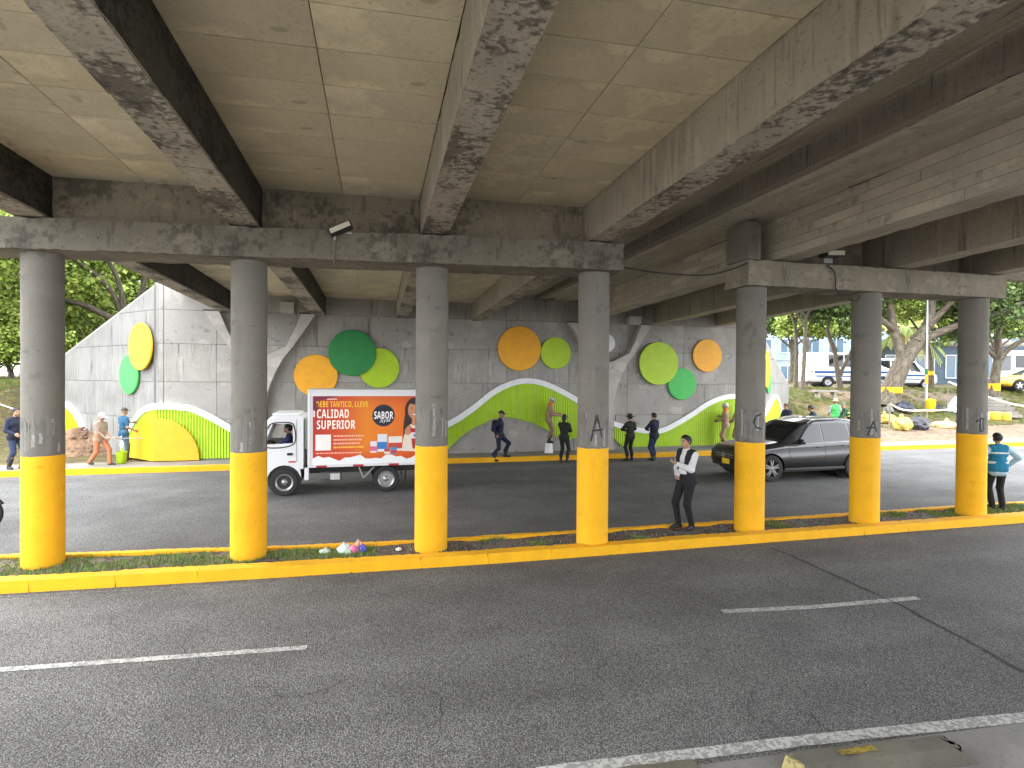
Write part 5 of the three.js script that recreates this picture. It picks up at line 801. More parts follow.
// ---------------------------------------------------------------- a motorcycle leaving the frame on the left
{
  const p = W(-6.33, 12.72, 0.001), t = thing('motorcycle', 'black motorcycle cut off by the left edge of the photo', 'motorcycle', p.toArray(), A + 0.1);
  for (const x of [-1.25, 0]) { const w = part(t, 'wheel', new THREE.TorusGeometry(0.26, 0.05, 10, 30).translate(x, 0.31, 0), M.rubber); part(w, 'rim', merge([new THREE.TorusGeometry(0.21, 0.014, 6, 28).translate(x, 0.31, 0), ...[0, 1, 2, 3, 4].map(i => rod([x, 0.31, 0], [x + 0.21 * Math.cos(i * 1.2566), 0.31 + 0.21 * Math.sin(i * 1.2566), 0], 0.012))]), M.steel); }
  part(t, 'frame', merge([rod([0, 0.31, 0.08], [-0.3, 0.95, 0.06], 0.025), rod([0, 0.31, -0.08], [-0.3, 0.95, -0.06], 0.025), rod([-0.3, 0.85, 0], [-0.9, 0.5, 0], 0.03), rod([-0.9, 0.5, 0.08], [-1.25, 0.31, 0.08], 0.025)]), M.black);
  part(t, 'fuel_tank', rbox(0.5, 0.24, 0.26, 0.1, -0.5, 0.82, 0), paintMat([0.02, 0.02, 0.022])); part(t, 'engine', rbox(0.4, 0.32, 0.28, 0.06, -0.6, 0.46, 0), mat([0.12, 0.12, 0.12], { metalness: 0.6, roughness: 0.4 })); part(t, 'seat', rbox(0.62, 0.1, 0.24, 0.045, -1.05, 0.82, 0), M.black); part(t, 'handlebar', tube([[-0.42, 1.08, 0.36], [-0.33, 1.04, 0.15], [-0.32, 0.98, 0], [-0.33, 1.04, -0.15], [-0.42, 1.08, -0.36]], 0.014), M.black); part(t, 'headlight', new THREE.SphereGeometry(0.09, 14, 10).translate(-0.18, 0.9, 0), M.steel); part(t, 'front_fender', new THREE.TorusGeometry(0.32, 0.045, 6, 16, 1.9).scale(1, 1, 1.3).rotateZ(0.5).translate(0, 0.31, 0), M.black); part(t, 'exhaust', rod([-0.6, 0.3, 0.16], [-1.5, 0.42, 0.2], 0.04, 0.05), M.steel);
}
// ---------------------------------------------------------------- vehicles beyond the park
const vanSpec = { L: 5.6, wr: 0.34, ww: 0.98, axles: [0.95, 4.35], rim: 'steel', top: [[0, 0.9], [0.1, 1.1], [0.6, 1.3], [0.9, 1.4], [1.6, 2.05], [2.0, 2.25], [5.4, 2.28], [5.58, 2.1], [5.6, 1.0]], belt: [[0, 0.8], [0.1, 0.98], [0.6, 1.1], [1.0, 1.2], [5.5, 1.25], [5.6, 0.95]], w: [[0, 0.7], [0.1, 0.85], [0.5, 0.96], [1, 0.98], [5.4, 0.98], [5.6, 0.92]], bot: [[0, 0.4], [0.3, 0.3], [5.3, 0.32], [5.6, 0.4]], roof: [[0, 0.6], [0.8, 0.85], [1.6, 0.82], [5.6, 0.82]], windows: [[1.15, 2.0, 0.5, 0], [2.2, 3.3, 0, 0], [3.4, 4.3, 0, 0]], doors: [2.1], handles: [1.95], mirror: 1.3, lamp: 0.35, tail: 5.3, ws: [0.95, 1.7] };
const groundAt = (x, d) => gnd(x, d);
function van(label, x, d, turn, o = {}) { const v = makeCar(label, 'van', [x, groundAt(x, d) + 0.002, -d], turn, { ...vanSpec, name: 'van', paint: paintMat([0.72, 0.74, 0.76], { metalness: 0 }), group: 'vans parked beyond the park', ...o }); for (const s of [1, -1]) { const m = part(v.t, 'blue_stripe', rbox(4.6, 0.13, 0.012, 0.004, 2.9, 0.98, s * 0.989), mat([0.02, 0.1, 0.36])); part(v.t, 'blue_stripe', rbox(4.2, 0.07, 0.012, 0.004, 3.0, 0.72, s * 0.991), mat([0.02, 0.1, 0.36])); } return v; }
// ================================================================ TREES, PLANTS
const leafMat = mat([1, 1, 1], { vertexColors: true, roughness: 0.75 });
function leaves(pts, size, cols, droop = 0.3) { // small folded leaf faces
  const n = pts.length, pos = new Float32Array(n * 12), nor = [], col = new Float32Array(n * 12), idx = new Uint32Array(n * 6), a = V(), b = V(), c = V();
  for (let i = 0; i < n; i++) {
    a.set(rr(-1, 1), rr(-0.6, 0.6) - droop * 0.3, rr(-1, 1)).normalize(); b.set(rr(-1, 1), rr(-1, 1), rr(-1, 1)).cross(a).normalize(); const s = size * rr(0.6, 1.35), w = s * rr(0.32, 0.5), p = pts[i], cc = cols[Math.floor(rnd() * cols.length)], k = rr(0.75, 1.25);
    const q = [[p.x, p.y, p.z], [p.x + a.x * s * 0.5 + b.x * w, p.y + a.y * s * 0.5 + b.y * w, p.z + a.z * s * 0.5 + b.z * w], [p.x + a.x * s, p.y + a.y * s, p.z + a.z * s], [p.x + a.x * s * 0.5 - b.x * w, p.y + a.y * s * 0.5 - b.y * w, p.z + a.z * s * 0.5 - b.z * w]];
    for (let j = 0; j < 4; j++) for (let m = 0; m < 3; m++) { pos[i * 12 + j * 3 + m] = q[j][m]; col[i * 12 + j * 3 + m] = cc[m] * k; }
    idx.set([i * 4, i * 4 + 1, i * 4 + 2, i * 4, i * 4 + 2, i * 4 + 3], i * 6);
  }
  const g = new THREE.BufferGeometry(); g.setAttribute('position', new THREE.BufferAttribute(pos, 3)); g.setAttribute('color', new THREE.BufferAttribute(col, 3)); g.setIndex(new THREE.BufferAttribute(idx, 1)); g.computeVertexNormals(); return g;
}
function limb(pts, r0, r1, seg = 9) { // tapered, slightly crooked tube with uv in metres
  const c = new THREE.CatmullRomCurve3(pts.map(q => q.isVector3 ? q : V(...q))), L = c.getLength(), n = Math.max(4, Math.ceil(L / 0.25)), f = c.computeFrenetFrames(n), P = c.getPoints(n);
  return gridGeo(seg, n, (u, v) => { const i = Math.round(v * n), a = u * Math.PI * 2, r = lerp(r0, r1, Math.pow(v, 0.8)) * (1 + 0.12 * Math.sin(a * 3 + v * 5) * (1 - v)) * (v < 0.06 ? 1.25 : 1); const N = f.normals[i], B = f.binormals[i]; return [P[i].x + (N.x * Math.cos(a) + B.x * Math.sin(a)) * r, P[i].y + (N.y * Math.cos(a) + B.y * Math.sin(a)) * r, P[i].z + (N.z * Math.cos(a) + B.z * Math.sin(a)) * r, u * r0 * 6.28, v * L]; });
}
const GREENS = { mid: [[0.045, 0.085, 0.014], [0.07, 0.115, 0.018], [0.035, 0.07, 0.014], [0.1, 0.14, 0.03]], dark: [[0.035, 0.075, 0.016], [0.05, 0.1, 0.018], [0.07, 0.12, 0.02]], light: [[0.22, 0.3, 0.04], [0.15, 0.22, 0.03], [0.28, 0.33, 0.07]] };
/* main limbs are given as polylines in metres from the base; twigs grow from their ends and carry leaf clumps */
function tree(label, pos, o) {
  const t = thing(o.name ?? 'tree', label, 'tree', pos, 0, o.group); reseed(o.seed ?? 7); const trunk = part(t, 'trunk', limb(o.trunk, o.r, o.r * 0.62), o.bark ?? M.bark); const tips = [];
  for (const l of o.limbs) { part(t, 'limb', limb(l.p, l.r, l.r * 0.35, 7), o.bark ?? M.bark); const P = l.p.map(q => V(...q)); tips.push([P[P.length - 1], P[P.length - 1].clone().sub(P[P.length - 2]).normalize()]); if (P.length > 2) tips.push([P[P.length - 2], P[P.length - 1].clone().sub(P[P.length - 2]).normalize()]); }
  const tw = [], lp = [];
  for (const [p, d] of tips) for (let i = 0; i < (o.twigs ?? 6); i++) {
    const dir = d.clone().add(V(rr(-1, 1), rr(-0.5, 0.7), rr(-1, 1)).multiplyScalar(1.1)).normalize(), L = rr(0.6, 1) * (o.reach ?? 2), mid = p.clone().addScaledVector(dir, L * 0.5).add(V(rr(-0.2, 0.2), rr(0, 0.25), rr(-0.2, 0.2))), end = p.clone().addScaledVector(dir, L).add(V(0, -0.1 * L, 0));
    tw.push(limb([p, mid, end], 0.045, 0.012, 5));
    for (const [c0, cr] of [[end, 1], [mid, 0.8], [mid.clone().lerp(end, 0.5), 0.9]]) for (let q = 0; q < (o.clumps ?? 3); q++) { const c = c0.clone().add(V(rr(-1, 1), rr(-0.6, 0.6), rr(-1, 1)).multiplyScalar((o.spread ?? 0.7) * cr)), R = (o.clumpR ?? 0.45) * rr(0.6, 1.3); for (let n = 0; n < (o.per ?? 40); n++) { const v = V(rr(-1, 1), rr(-1, 1), rr(-1, 1)); if (v.length() > 1) continue; lp.push(c.clone().add(v.multiply(V(R, R * 0.6, R)))); } }
  }
  if (tw.length) part(trunk, 'twigs', merge(tw), o.bark ?? M.bark);
  const m = part(t, 'crown', leaves(lp, o.leaf ?? 0.2, GREENS[o.green ?? 'mid']), leafMat); if (o.band) { const [y0, y1, x, z, r] = o.band; part(t, 'painted_band', cyl(r, r, y1 - y0, x, (y0 + y1) / 2, z, 20), M.yellow); }
  return t;
}
const g3 = (x, d) => [x, groundAt(x, d) - 0.05, -d];
// right side: the park
tree('big leaning tree with a yellow ring, seen between the sixth and last columns', g3(22.2, 35.5), { r: 0.62, trunk: [[0, 0, 0], [0.35, 1.4, 0], [1.1, 2.9, 0], [2.0, 4.1, 0]], limbs: [{ p: [[1.8, 3.9, 0], [2.3, 5.2, 0.2], [2.2, 6.8, 0.5], [1.9, 8.6, 0.6]], r: 0.36 }, { p: [[1.9, 3.9, 0], [3.4, 4.6, 0.2], [5.2, 5.2, 0.6], [7.4, 6.2, 1]], r: 0.26 }, { p: [[1.0, 2.7, 0], [0.6, 4.4, -0.3], [0.2, 6.2, -0.2], [-0.5, 8.2, 0]], r: 0.34 }, { p: [[2.2, 4.8, 0.2], [3.6, 6.4, 0.5], [4.6, 8.0, 0.9]], r: 0.22 }, { p: [[0.5, 4.6, -0.2], [-1.6, 5.8, 0.2], [-3.6, 7.0, 0.6]], r: 0.2 }], twigs: 9, reach: 2.3, clumps: 3, per: 34, spread: 0.9, clumpR: 0.6, leaf: 0.24, seed: 11, band: [0.8, 1.15, 0.24, 0, 0.575], green: 'mid', group: 'trees in the park' });
tree('slim forked tree in front of the white van with a blue stripe', g3(21.9, 40), { r: 0.2, trunk: [[0, 0, 0], [-0.25, 1.4, 0], [-0.4, 2.6, 0]], limbs: [{ p: [[-0.4, 2.5, 0], [-0.9, 4.0, 0], [-0.7, 5.2, 0.1], [-1.3, 6.8, 0.1]], r: 0.16 }, { p: [[-0.1, 0.9, 0], [0.6, 2.4, 0], [1.6, 4.4, 0.1], [2.4, 6.4, 0]], r: 0.13 }], twigs: 9, reach: 1.8, clumps: 3, per: 32, spread: 0.8, clumpR: 0.5, leaf: 0.22, seed: 12, green: 'mid', group: 'trees in the park' });
tree('thin straight tree beside the right wing wall', g3(18.9, 40), { r: 0.15, trunk: [[0, 0, 0], [0.05, 2.5, 0], [-0.1, 4.6, 0]], limbs: [{ p: [[-0.1, 4.5, 0], [-0.6, 5.6, 0], [-1.2, 6.6, 0]], r: 0.1 }, { p: [[-0.1, 4.5, 0], [0.5, 5.8, 0.1], [0.9, 7.0, 0.2]], r: 0.1 }, { p: [[0, 3.8, 0], [0.9, 4.8, 0], [1.7, 5.4, 0]], r: 0.08 }], twigs: 10, reach: 1.7, clumps: 3, per: 34, spread: 0.8, clumpR: 0.55, leaf: 0.22, seed: 13, green: 'dark', group: 'trees in the park' });
tree('pair-stemmed dark tree rising behind the right wing wall', g3(18.2, 37.6), { r: 0.15, trunk: [[0, 0, 0], [0.1, 2.5, 0], [0.2, 4.8, 0]], limbs: [{ p: [[0.2, 4.6, 0], [-0.8, 5.6, 0], [-1.9, 6.2, 0]], r: 0.1 }, { p: [[0.2, 4.6, 0], [0.6, 5.8, 0.2], [0.9, 6.9, 0.2]], r: 0.1 }, { p: [[0.15, 4.0, 0], [-0.8, 5.2, 0.3], [-1.4, 6.4, 0.4]], r: 0.09 }], twigs: 8, reach: 1.8, clumps: 3, per: 34, spread: 0.9, clumpR: 0.55, leaf: 0.22, seed: 14, green: 'dark', group: 'trees in the park' });
tree('small pale green tree between the thin trunks and the blue building', g3(25.5, 52), { r: 0.14, trunk: [[0, 0, 0], [0, 2, 0], [0.1, 3.4, 0]], limbs: [{ p: [[0.1, 3.2, 0], [-0.8, 4.4, 0], [-1.2, 5.2, 0]], r: 0.08 }, { p: [[0.1, 3.2, 0], [0.7, 4.4, 0], [1.2, 5.4, 0]], r: 0.08 }, { p: [[0.1, 3.2, 0], [0.1, 4.8, 0], [0, 6.0, 0]], r: 0.08 }], twigs: 10, reach: 1.3, clumps: 3, per: 34, spread: 0.6, clumpR: 0.5, leaf: 0.24, seed: 15, green: 'light', group: 'trees in the park' });
tree('tree with a yellow ring and forked trunk right of the last column', g3(30.3, 37.8), { r: 0.36, trunk: [[0, 0, 0], [0.1, 1.6, 0], [0.35, 3.2, 0]], limbs: [{ p: [[0.35, 3.0, 0], [0.3, 4.4, 0], [0.5, 5.6, 0], [0.2, 7.2, 0.2]], r: 0.24 }, { p: [[0.3, 3.0, 0], [1.5, 4.0, 0.1], [3.4, 4.7, 0.3], [5.2, 5.2, 0.3]], r: 0.2 }, { p: [[0.3, 2.9, 0], [-1.2, 4.2, 0.1], [-2.2, 5.6, 0.3]], r: 0.16 }], twigs: 10, reach: 2.0, clumps: 3, per: 34, spread: 0.9, clumpR: 0.6, leaf: 0.24, seed: 16, band: [0.95, 1.4, 0.08, 0, 0.315], green: 'mid', group: 'trees in the park' });
tree('dark thin tree between the palm and the last column', g3(29.0, 41.5), { r: 0.2, trunk: [[0, 0, 0], [-0.1, 2.2, 0], [-0.5, 3.8, 0]], limbs: [{ p: [[-0.5, 3.6, 0], [-0.3, 5.2, 0], [0.1, 7.0, 0]], r: 0.14 }, { p: [[-0.4, 3.4, 0], [-1.6, 5.0, 0], [-2.6, 6.4, 0]], r: 0.1 }], twigs: 10, reach: 1.8, clumps: 3, per: 34, spread: 0.9, clumpR: 0.6, leaf: 0.24, seed: 17, band: [1.0, 1.3, -0.05, 0, 0.21], green: 'light', group: 'trees in the park' });
{ // palm
  const t = thing('palm_tree', 'yellowing palm tree beyond the white van at right', 'tree', g3(34.0, 52), 0); reseed(31); part(t, 'trunk', limb([[0, 0, 0], [0.1, 2.4, 0], [0, 5.0, 0]], 0.24, 0.18), M.bark);
  for (let i = 0; i < 26; i++) { const a = i / 26 * 6.283 + rr(-0.2, 0.2), up = rr(-0.3, 1.1), L = rr(2.2, 3.0), B = []; for (let j = 0; j <= 6; j++) { const q = j / 6; B.push(V(Math.cos(a) * L * q * Math.cos(up * 0.6), 5 + L * (Math.sin(up) * q - 0.75 * q * q), Math.sin(a) * L * q * Math.cos(up * 0.6))); }
    const c = new THREE.CatmullRomCurve3(B), fr = [tube(B, 0.03, 4)]; for (let j = 2; j < 26; j++) { const p = c.getPoint(j / 26), d = c.getTangent(j / 26), sd = V(-Math.sin(a), 0, Math.cos(a)); for (const s of [-1, 1]) { const e = p.clone().addScaledVector(sd, s * 0.42).addScaledVector(d, 0.25).add(V(0, -0.28, 0)); fr.push(bar(p.toArray(), e.toArray(), 0.05, 0.008)); } }
    part(t, 'frond', merge(fr.map(g => { g.deleteAttribute('uv'); return g; })), mat(i % 3 ? [0.16, 0.2, 0.05] : [0.34, 0.28, 0.1])); }
}
// left side: on and beside the embankment
const lt = (x, d, y) => [x, y, -d];
tree('large spreading tree with dark limbs above the left wing wall', lt(-19.0, 29.5, 1.6), { r: 0.5, trunk: [[0, 0, 0], [0.2, 2.4, 0], [0.0, 4.2, 0]], bark: M.darkBark, limbs: [{ p: [[0, 4, 0], [-0.8, 5.6, 0.2], [-2.6, 7.0, 0.5], [-5.0, 7.8, 0.8]], r: 0.16 }, { p: [[0, 4, 0], [-0.3, 6, 0.2], [-1.5, 8.2, 0.4], [-2.2, 10, 0.5]], r: 0.15 }, { p: [[0.1, 3.8, 0], [1.0, 5.6, 0.2], [1.3, 7.6, 0.4], [0.8, 9.6, 0.5]], r: 0.16 }, { p: [[0.1, 3.6, 0], [1.8, 5.2, 0], [3.4, 6.6, 0.2], [5.2, 7.8, 0.3]], r: 0.13 }, { p: [[0, 3.6, 0], [-1.8, 4.6, 0.4], [-3.8, 5.0, 0.8], [-6, 5.2, 1.2]], r: 0.18 }], twigs: 10, reach: 2.1, clumps: 3, per: 30, spread: 0.9, clumpR: 0.55, leaf: 0.17, seed: 21, green: 'light', group: 'trees above the left bank' });
tree('bushy light green tree behind the left wing wall', lt(-21.5, 34.5, 2.0), { r: 0.3, trunk: [[0, 0, 0], [0.1, 2, 0], [0, 3.2, 0]], limbs: [[-2.6, 5], [-1.2, 7.2], [0.4, 8], [1.8, 6.6], [3.0, 5.2], [-3.6, 3.6], [3.8, 3.8]].map(([x, y], i) => ({ p: [[0, 2.6, 0], [x * 0.5, lerp(2.6, y, 0.6), 0.2 * i - 0.5], [x, y, 0.4 * i - 1.2]], r: 0.1 })), twigs: 8, reach: 1.9, clumps: 3, per: 34, spread: 0.9, clumpR: 0.6, leaf: 0.2, seed: 22, green: 'light', group: 'trees above the left bank' });
tree('tall leafy tree at the left edge behind the leftmost column', lt(-25.5, 31.5, 2.0), { r: 0.35, trunk: [[0, 0, 0], [0.1, 2, 0], [0.2, 3.6, 0]], limbs: [[-3, 6], [-1.6, 9], [0.4, 10.5], [2.2, 9], [3.2, 6.4], [-3.6, 4.4], [3.2, 4.4]].map(([x, y], i) => ({ p: [[0.1, 3, 0], [x * 0.5, lerp(3, y, 0.6), 0.2 * i - 0.5], [x, y, 0.4 * i - 1.2]], r: 0.12 })), twigs: 8, reach: 2.2, clumps: 3, per: 40, spread: 1, clumpR: 0.7, leaf: 0.22, seed: 23, green: 'light', group: 'trees above the left bank' });
tree('dark green tree filling the gap at the far left', lt(-32.5, 42, 3.2), { r: 0.35, trunk: [[0, 0, 0], [0.1, 2, 0], [0.2, 3.6, 0]], limbs: [[-4, 6], [-2, 9], [0.4, 10.5], [2.2, 9], [4, 6.4], [-4.6, 4.0], [4.2, 4.0], [0, 5]].map(([x, y], i) => ({ p: [[0.1, 3, 0], [x * 0.5, lerp(3, y, 0.6), 0.2 * i - 0.5], [x, y, 0.4 * i - 1.2]], r: 0.12 })), twigs: 8, reach: 2.4, clumps: 3, per: 36, spread: 1.1, clumpR: 0.8, leaf: 0.27, seed: 24, green: 'mid', group: 'trees above the left bank' });
for (const [x, d, k, l] of [[-23.5, 24.6, 33, 'tall leafy tree added out of view on the left bank to shade the wing wall'], [-27.5, 20.5, 34, 'wide tree added out of view further along the left bank to shade the wing wall']]) tree(l, lt(x, d, 1.6), { r: 0.34, bark: M.darkBark, trunk: [[0, 0, 0], [0.1, 2.4, 0], [0, 4.2, 0]], limbs: [[-3.4, 6], [-2, 9], [0, 10.5], [2.4, 9], [3.8, 6.4], [0.4, 6.4]].map(([a, b], i) => ({ p: [[0, 3.4, 0], [a * 0.5, lerp(3.4, b, 0.6), 0.2 * i - 0.5], [a, b, 0.5 * i - 1.4]], r: 0.1 })), twigs: 10, reach: 2.3, clumps: 3, per: 34, spread: 1.0, clumpR: 0.8, leaf: 0.2, seed: k, green: 'light', group: 'trees above the left bank' });  // unseen trees added to shade the left wing wall
tree('low bushy tree on the bank at the left edge', lt(-23.0, 27.5, 1.9), { r: 0.16, trunk: [[0, 0, 0], [0.05, 0.7, 0], [0, 1.3, 0]], limbs: [[-1.4, 2], [-0.6, 3], [0.4, 3.2], [1.3, 2.2], [0.2, 1.8]].map(([x, y], i) => ({ p: [[0, 1.0, 0], [x * 0.5, lerp(1, y, 0.6), 0.2 * i - 0.4], [x, y, 0.4 * i - 0.8]], r: 0.06 })), twigs: 9, reach: 1.2, clumps: 3, per: 40, spread: 0.6, clumpR: 0.5, leaf: 0.16, seed: 25, green: 'light', group: 'trees above the left bank' });
tree('broad pale tree far beyond the left bank', lt(-36, 52, 2.6), { r: 0.3, trunk: [[0, 0, 0], [0.1, 1.6, 0], [0, 2.6, 0]], limbs: [[-5, 4], [-3, 6.5], [0, 7.5], [3, 6.5], [5, 4], [-2, 3], [2, 3], [0, 4.5]].map(([x, y], i) => ({ p: [[0, 2, 0], [x * 0.5, lerp(2, y, 0.6), 0.2 * i - 0.5], [x, y, 0.4 * i - 1.2]], r: 0.1 })), twigs: 10, reach: 2.2, clumps: 3, per: 34, spread: 1.1, clumpR: 0.8, leaf: 0.3, seed: 26, green: 'light', group: 'trees above the left bank' });
for (const [x, d, k, l] of [[36, 60, 27, 'tall pale tree in front of the white building'], [27, 58, 28, 'round tree in front of the pale blue building'], [45, 56, 29, 'spreading tree behind the bus']]) tree(l, g3(x, d), { r: 0.28, trunk: [[0, 0, 0], [0.1, 2.4, 0], [0, 4.2, 0]], limbs: [[-3.4, 6], [-2, 9], [0, 10.5], [2.4, 9], [3.8, 6], [0.4, 6.4]].map(([x, y], i) => ({ p: [[0, 3.4, 0], [x * 0.5, lerp(3.4, y, 0.6), 0.2 * i - 0.5], [x, y, 0.4 * i - 1.2]], r: 0.1 })), twigs: 10, reach: 2.2, clumps: 3, per: 30, spread: 1.0, clumpR: 0.8, leaf: 0.32, seed: k, green: k % 2 ? 'light' : 'mid', group: 'trees in the park' });
// grass on the median (denser at the left) and on the banks
{
  reseed(41); const pts = [], cols2 = [];
  const blade = (x, y, z, h, c) => { const a = rr(0, 6.283), l = rr(0.2, 0.7) * h, w = rr(0.004, 0.008); pts.push(x - w * Math.sin(a), y, z + w * Math.cos(a), x + w * Math.sin(a), y, z - w * Math.cos(a), x + l * Math.cos(a), y + h, z + l * Math.sin(a)); for (let i = 0; i < 3; i++) cols2.push(...c); };
  for (let i = 0; i < 60000; i++) { const s = rr(-12, 15), t0 = interp(kerbTab, s) + 0.24, t1 = interp(backTab, s) - 0.13, t = rr(t0, t1), n = vnoise(s * 1.7, t * 3, 51), want = s < 0.4 ? 0.62 : s < 3.4 ? 0.1 : s > 11.2 ? 0.6 : 0.05; if (n > want + 0.1) continue; const p = W(s, t, 0.085 + 0.05 * (vnoise(s * 3, t * 3, 31) - 0.3)); const dry = hash2(i, 1, 8); blade(p.x, p.y, p.z, rr(0.02, 0.075), dry > 0.7 ? [0.3, 0.26, 0.1] : [0.08 + 0.06 * dry, 0.19 + 0.06 * dry, 0.025]); }
  const g = new THREE.BufferGeometry(); g.setAttribute('position', new THREE.Float32BufferAttribute(pts, 3)); g.setAttribute('color', new THREE.Float32BufferAttribute(cols2, 3)); g.computeVertexNormals();
  const m = part(scene, numbered('grass'), g, leafMat); m.userData = { kind: 'stuff', label: 'short grass growing on the median', category: 'grass' };
  const tuft = (() => { const q = []; for (let i = 0; i < 14; i++) { const a = rr(0, 6.28), r = rr(0, 0.12), h = rr(0.08, 0.22), l = rr(0.02, 0.12), x = r * Math.cos(a), z = r * Math.sin(a); q.push(x - 0.012, 0, z, x + 0.012, 0, z, x + l * Math.cos(a), h, z + l * Math.sin(a)); } const g = new THREE.BufferGeometry(); g.setAttribute('position', new THREE.Float32BufferAttribute(q, 3)); g.computeVertexNormals(); return g; })();
  const im = new THREE.InstancedMesh(tuft, mat([1, 1, 1], { roughness: 0.9 }), 16000), mm = new THREE.Matrix4(); let k = 0; const cc = new THREE.Color();
  for (let i = 0; i < 60000 && k < 16000; i++) { const right = i % 2, s = right ? rr(15, 52) : rr(-36, -13), t = right ? rr(24.5, 36) : rr(20.9, 36), n = vnoise(s * 0.5, t * 0.5, 11) * 0.6 + vnoise(s * 1.9, t * 1.9, 13) * 0.4; if (right && n > 0.6) continue; const p = W(s, t, baseHeight(s, t) - 0.01); mm.makeRotationY(rr(0, 6.28)).scale(V(1, rr(0.5, 1.2), 1)).setPosition(p); im.setMatrixAt(k, mm); const d = rnd(); im.setColorAt(k, d > 0.75 ? cc.setRGB(0.22, 0.185, 0.08) : cc.setRGB(0.09 + 0.06 * d, 0.135 + 0.05 * d, 0.03)); k++; }
  im.count = k; im.name = numbered('grass'); im.userData = { kind: 'stuff', label: 'tufts of grass on the banks', category: 'grass' }; scene.add(im);
}
{ // loose stones and grit: on the median and along the kerb foot
  reseed(43); const sg = new THREE.IcosahedronGeometry(1, 0), im = new THREE.InstancedMesh(sg, mat([1, 1, 1], { roughness: 0.95 }), 6000), mm = new THREE.Matrix4(), q = new THREE.Quaternion(), cc = new THREE.Color();
  for (let i = 0; i < 6000; i++) { const s = rr(-10, 15), onRoad = i < 2000, t = onRoad ? interp(kerbTab, s) - Math.abs(rr(0, 0.28) * rnd()) - 0.01 : rr(interp(kerbTab, s) + 0.25, interp(backTab, s) - 0.14); const p = W(s, t, onRoad ? 0.004 : 0.1 + 0.045 * (vnoise(s * 3, t * 3, 31) - 0.3)), r = onRoad ? rr(0.002, 0.008) : rr(0.004, 0.018); q.setFromEuler(new THREE.Euler(rr(0, 6), rr(0, 6), rr(0, 6))); mm.compose(p, q, V(r * rr(0.7, 1.5), r * rr(0.5, 1), r)); im.setMatrixAt(i, mm); const k = rr(0.06, 0.22); im.setColorAt(i, cc.setRGB(k, k * 0.93, k * 0.83)); }
  im.name = 'gravel'; im.userData = { kind: 'stuff', label: 'loose stones and grit on the median and along the kerb', category: 'gravel' }; scene.add(im);
}
// ================================================================ BACKGROUND: vehicles, buildings, park furniture
van('white van with a blue stripe facing right behind the slim forked tree', 27.2, 43.2, Math.PI - 0.06).t.scale.setScalar(1.1);
van('white van with dark windows and sloping nose left of the striped pole', 31.6, 45.2, Math.PI - 0.1);
{
  const x = 40.5, d = 47, t = thing('bus', 'white and blue bus with a dark window band at the right edge', 'bus', [x, groundAt(x, d), -d], -0.1);
  part(t, 'body', rbox(10, 2.6, 2.4, 0.2, 3, 1.65, 0), M.whitePaint); for (const s of [1, -1]) { for (let i = 0; i < 7; i++) part(t, 'side_window', rbox(1.25, 0.95, 0.02, 0.04, -1.2 + i * 1.38, 2.1, s * 1.203), M.glass); part(t, 'blue_stripe', rbox(9.6, 0.3, 0.012, 0.01, 3, 1.1, s * 1.206), mat([0.03, 0.12, 0.4])); for (const wx of [-0.2, 6]) wheel(t, wx, 0.45, s * 1.05, 0.28, 'steel'); } part(t, 'windscreen', rbox(0.02, 1.2, 2.0, 0.05, -2.0, 2.0, 0), M.glass);
}
makeCar('yellow taxi parked in front of the bus at the right edge', 'car', [33.6, groundAt(33.6, 41.6) + 0.002, -41.6], -0.1, { ...suv, top: suv.top.map(([x, y]) => [x, y * 0.9]), paint: paintMat([0.6, 0.4, 0.04], { metalness: 0 }), rails: false });
function building(name, label, x, d, y0, w, h, dep, turn, wallMat, rowsN, colsN, winMat, o = {}) {
  const t = thing(name, label, 'building', [x, y0, -d], turn, o.group); part(t, 'wall', boxUV(box(w, h, dep, 0, h / 2, -dep / 2)), wallMat); part(t, 'roof_edge', box(w + 0.4, 0.35, dep + 0.4, 0, h + 0.17, -dep / 2), M.wall[1]);
  for (let r = 0; r < rowsN; r++) { part(t, 'floor_band', box(w + 0.06, 0.16, 0.1, 0, (r + 1) * h / rowsN - 0.09, 0.02), M.wall[2]); for (let c = 0; c < colsN; c++) { const cx = -w / 2 + (c + 0.5) * w / colsN, cy = (r + 0.5) * h / rowsN, ww = w / colsN * 0.62, wh = h / rowsN * 0.52; const f = part(t, 'window', merge([box(ww, 0.08, 0.08, cx, cy - wh / 2, 0.02), box(ww, 0.08, 0.08, cx, cy + wh / 2, 0.02), box(0.08, wh, 0.08, cx - ww / 2, cy, 0.025), box(0.08, wh, 0.08, cx + ww / 2, cy, 0.025), box(0.05, wh, 0.06, cx, cy, 0.03)]), M.whitePaint); part(f, 'pane', box(ww, wh, 0.02, cx, cy, 0.012), winMat); } }
  return t;
}
const blueGlass = mat([0.1, 0.16, 0.22], { roughness: 0.12 });
building('office_building', 'pale blue office building behind the park trees', 41, 76, 2, 26, 24, 12, -0.15, mat([0.42, 0.55, 0.66], { map: T.conc }), 7, 9, blueGlass);
building('office_building', 'low white building behind the palm and the bus', 64, 78, 2, 30, 11, 10, -0.2, mat([0.5, 0.52, 0.53], { map: T.conc }), 3, 10, blueGlass);
building('boundary_building', 'slate blue wall of a low building behind the second van', 46.5, 63, 2, 15, 4.6, 6, -0.1, mat([0.13, 0.18, 0.25], { map: T.conc }), 1, 5, blueGlass);
{ // bench
  const x = 18.6, d = 35.6, t = thing('park_bench', 'low concrete bench on the bank below the white van', 'bench', [x, groundAt(x, d), -d], 0.1); part(t, 'seat', rbox(1.5, 0.1, 0.45, 0.02, 0, 0.45, 0), M.walk); for (const s of [-1, 1]) part(t, 'leg', rbox(0.16, 0.44, 0.4, 0.02, s * 0.5, 0.21, 0), M.diaphragm);
}
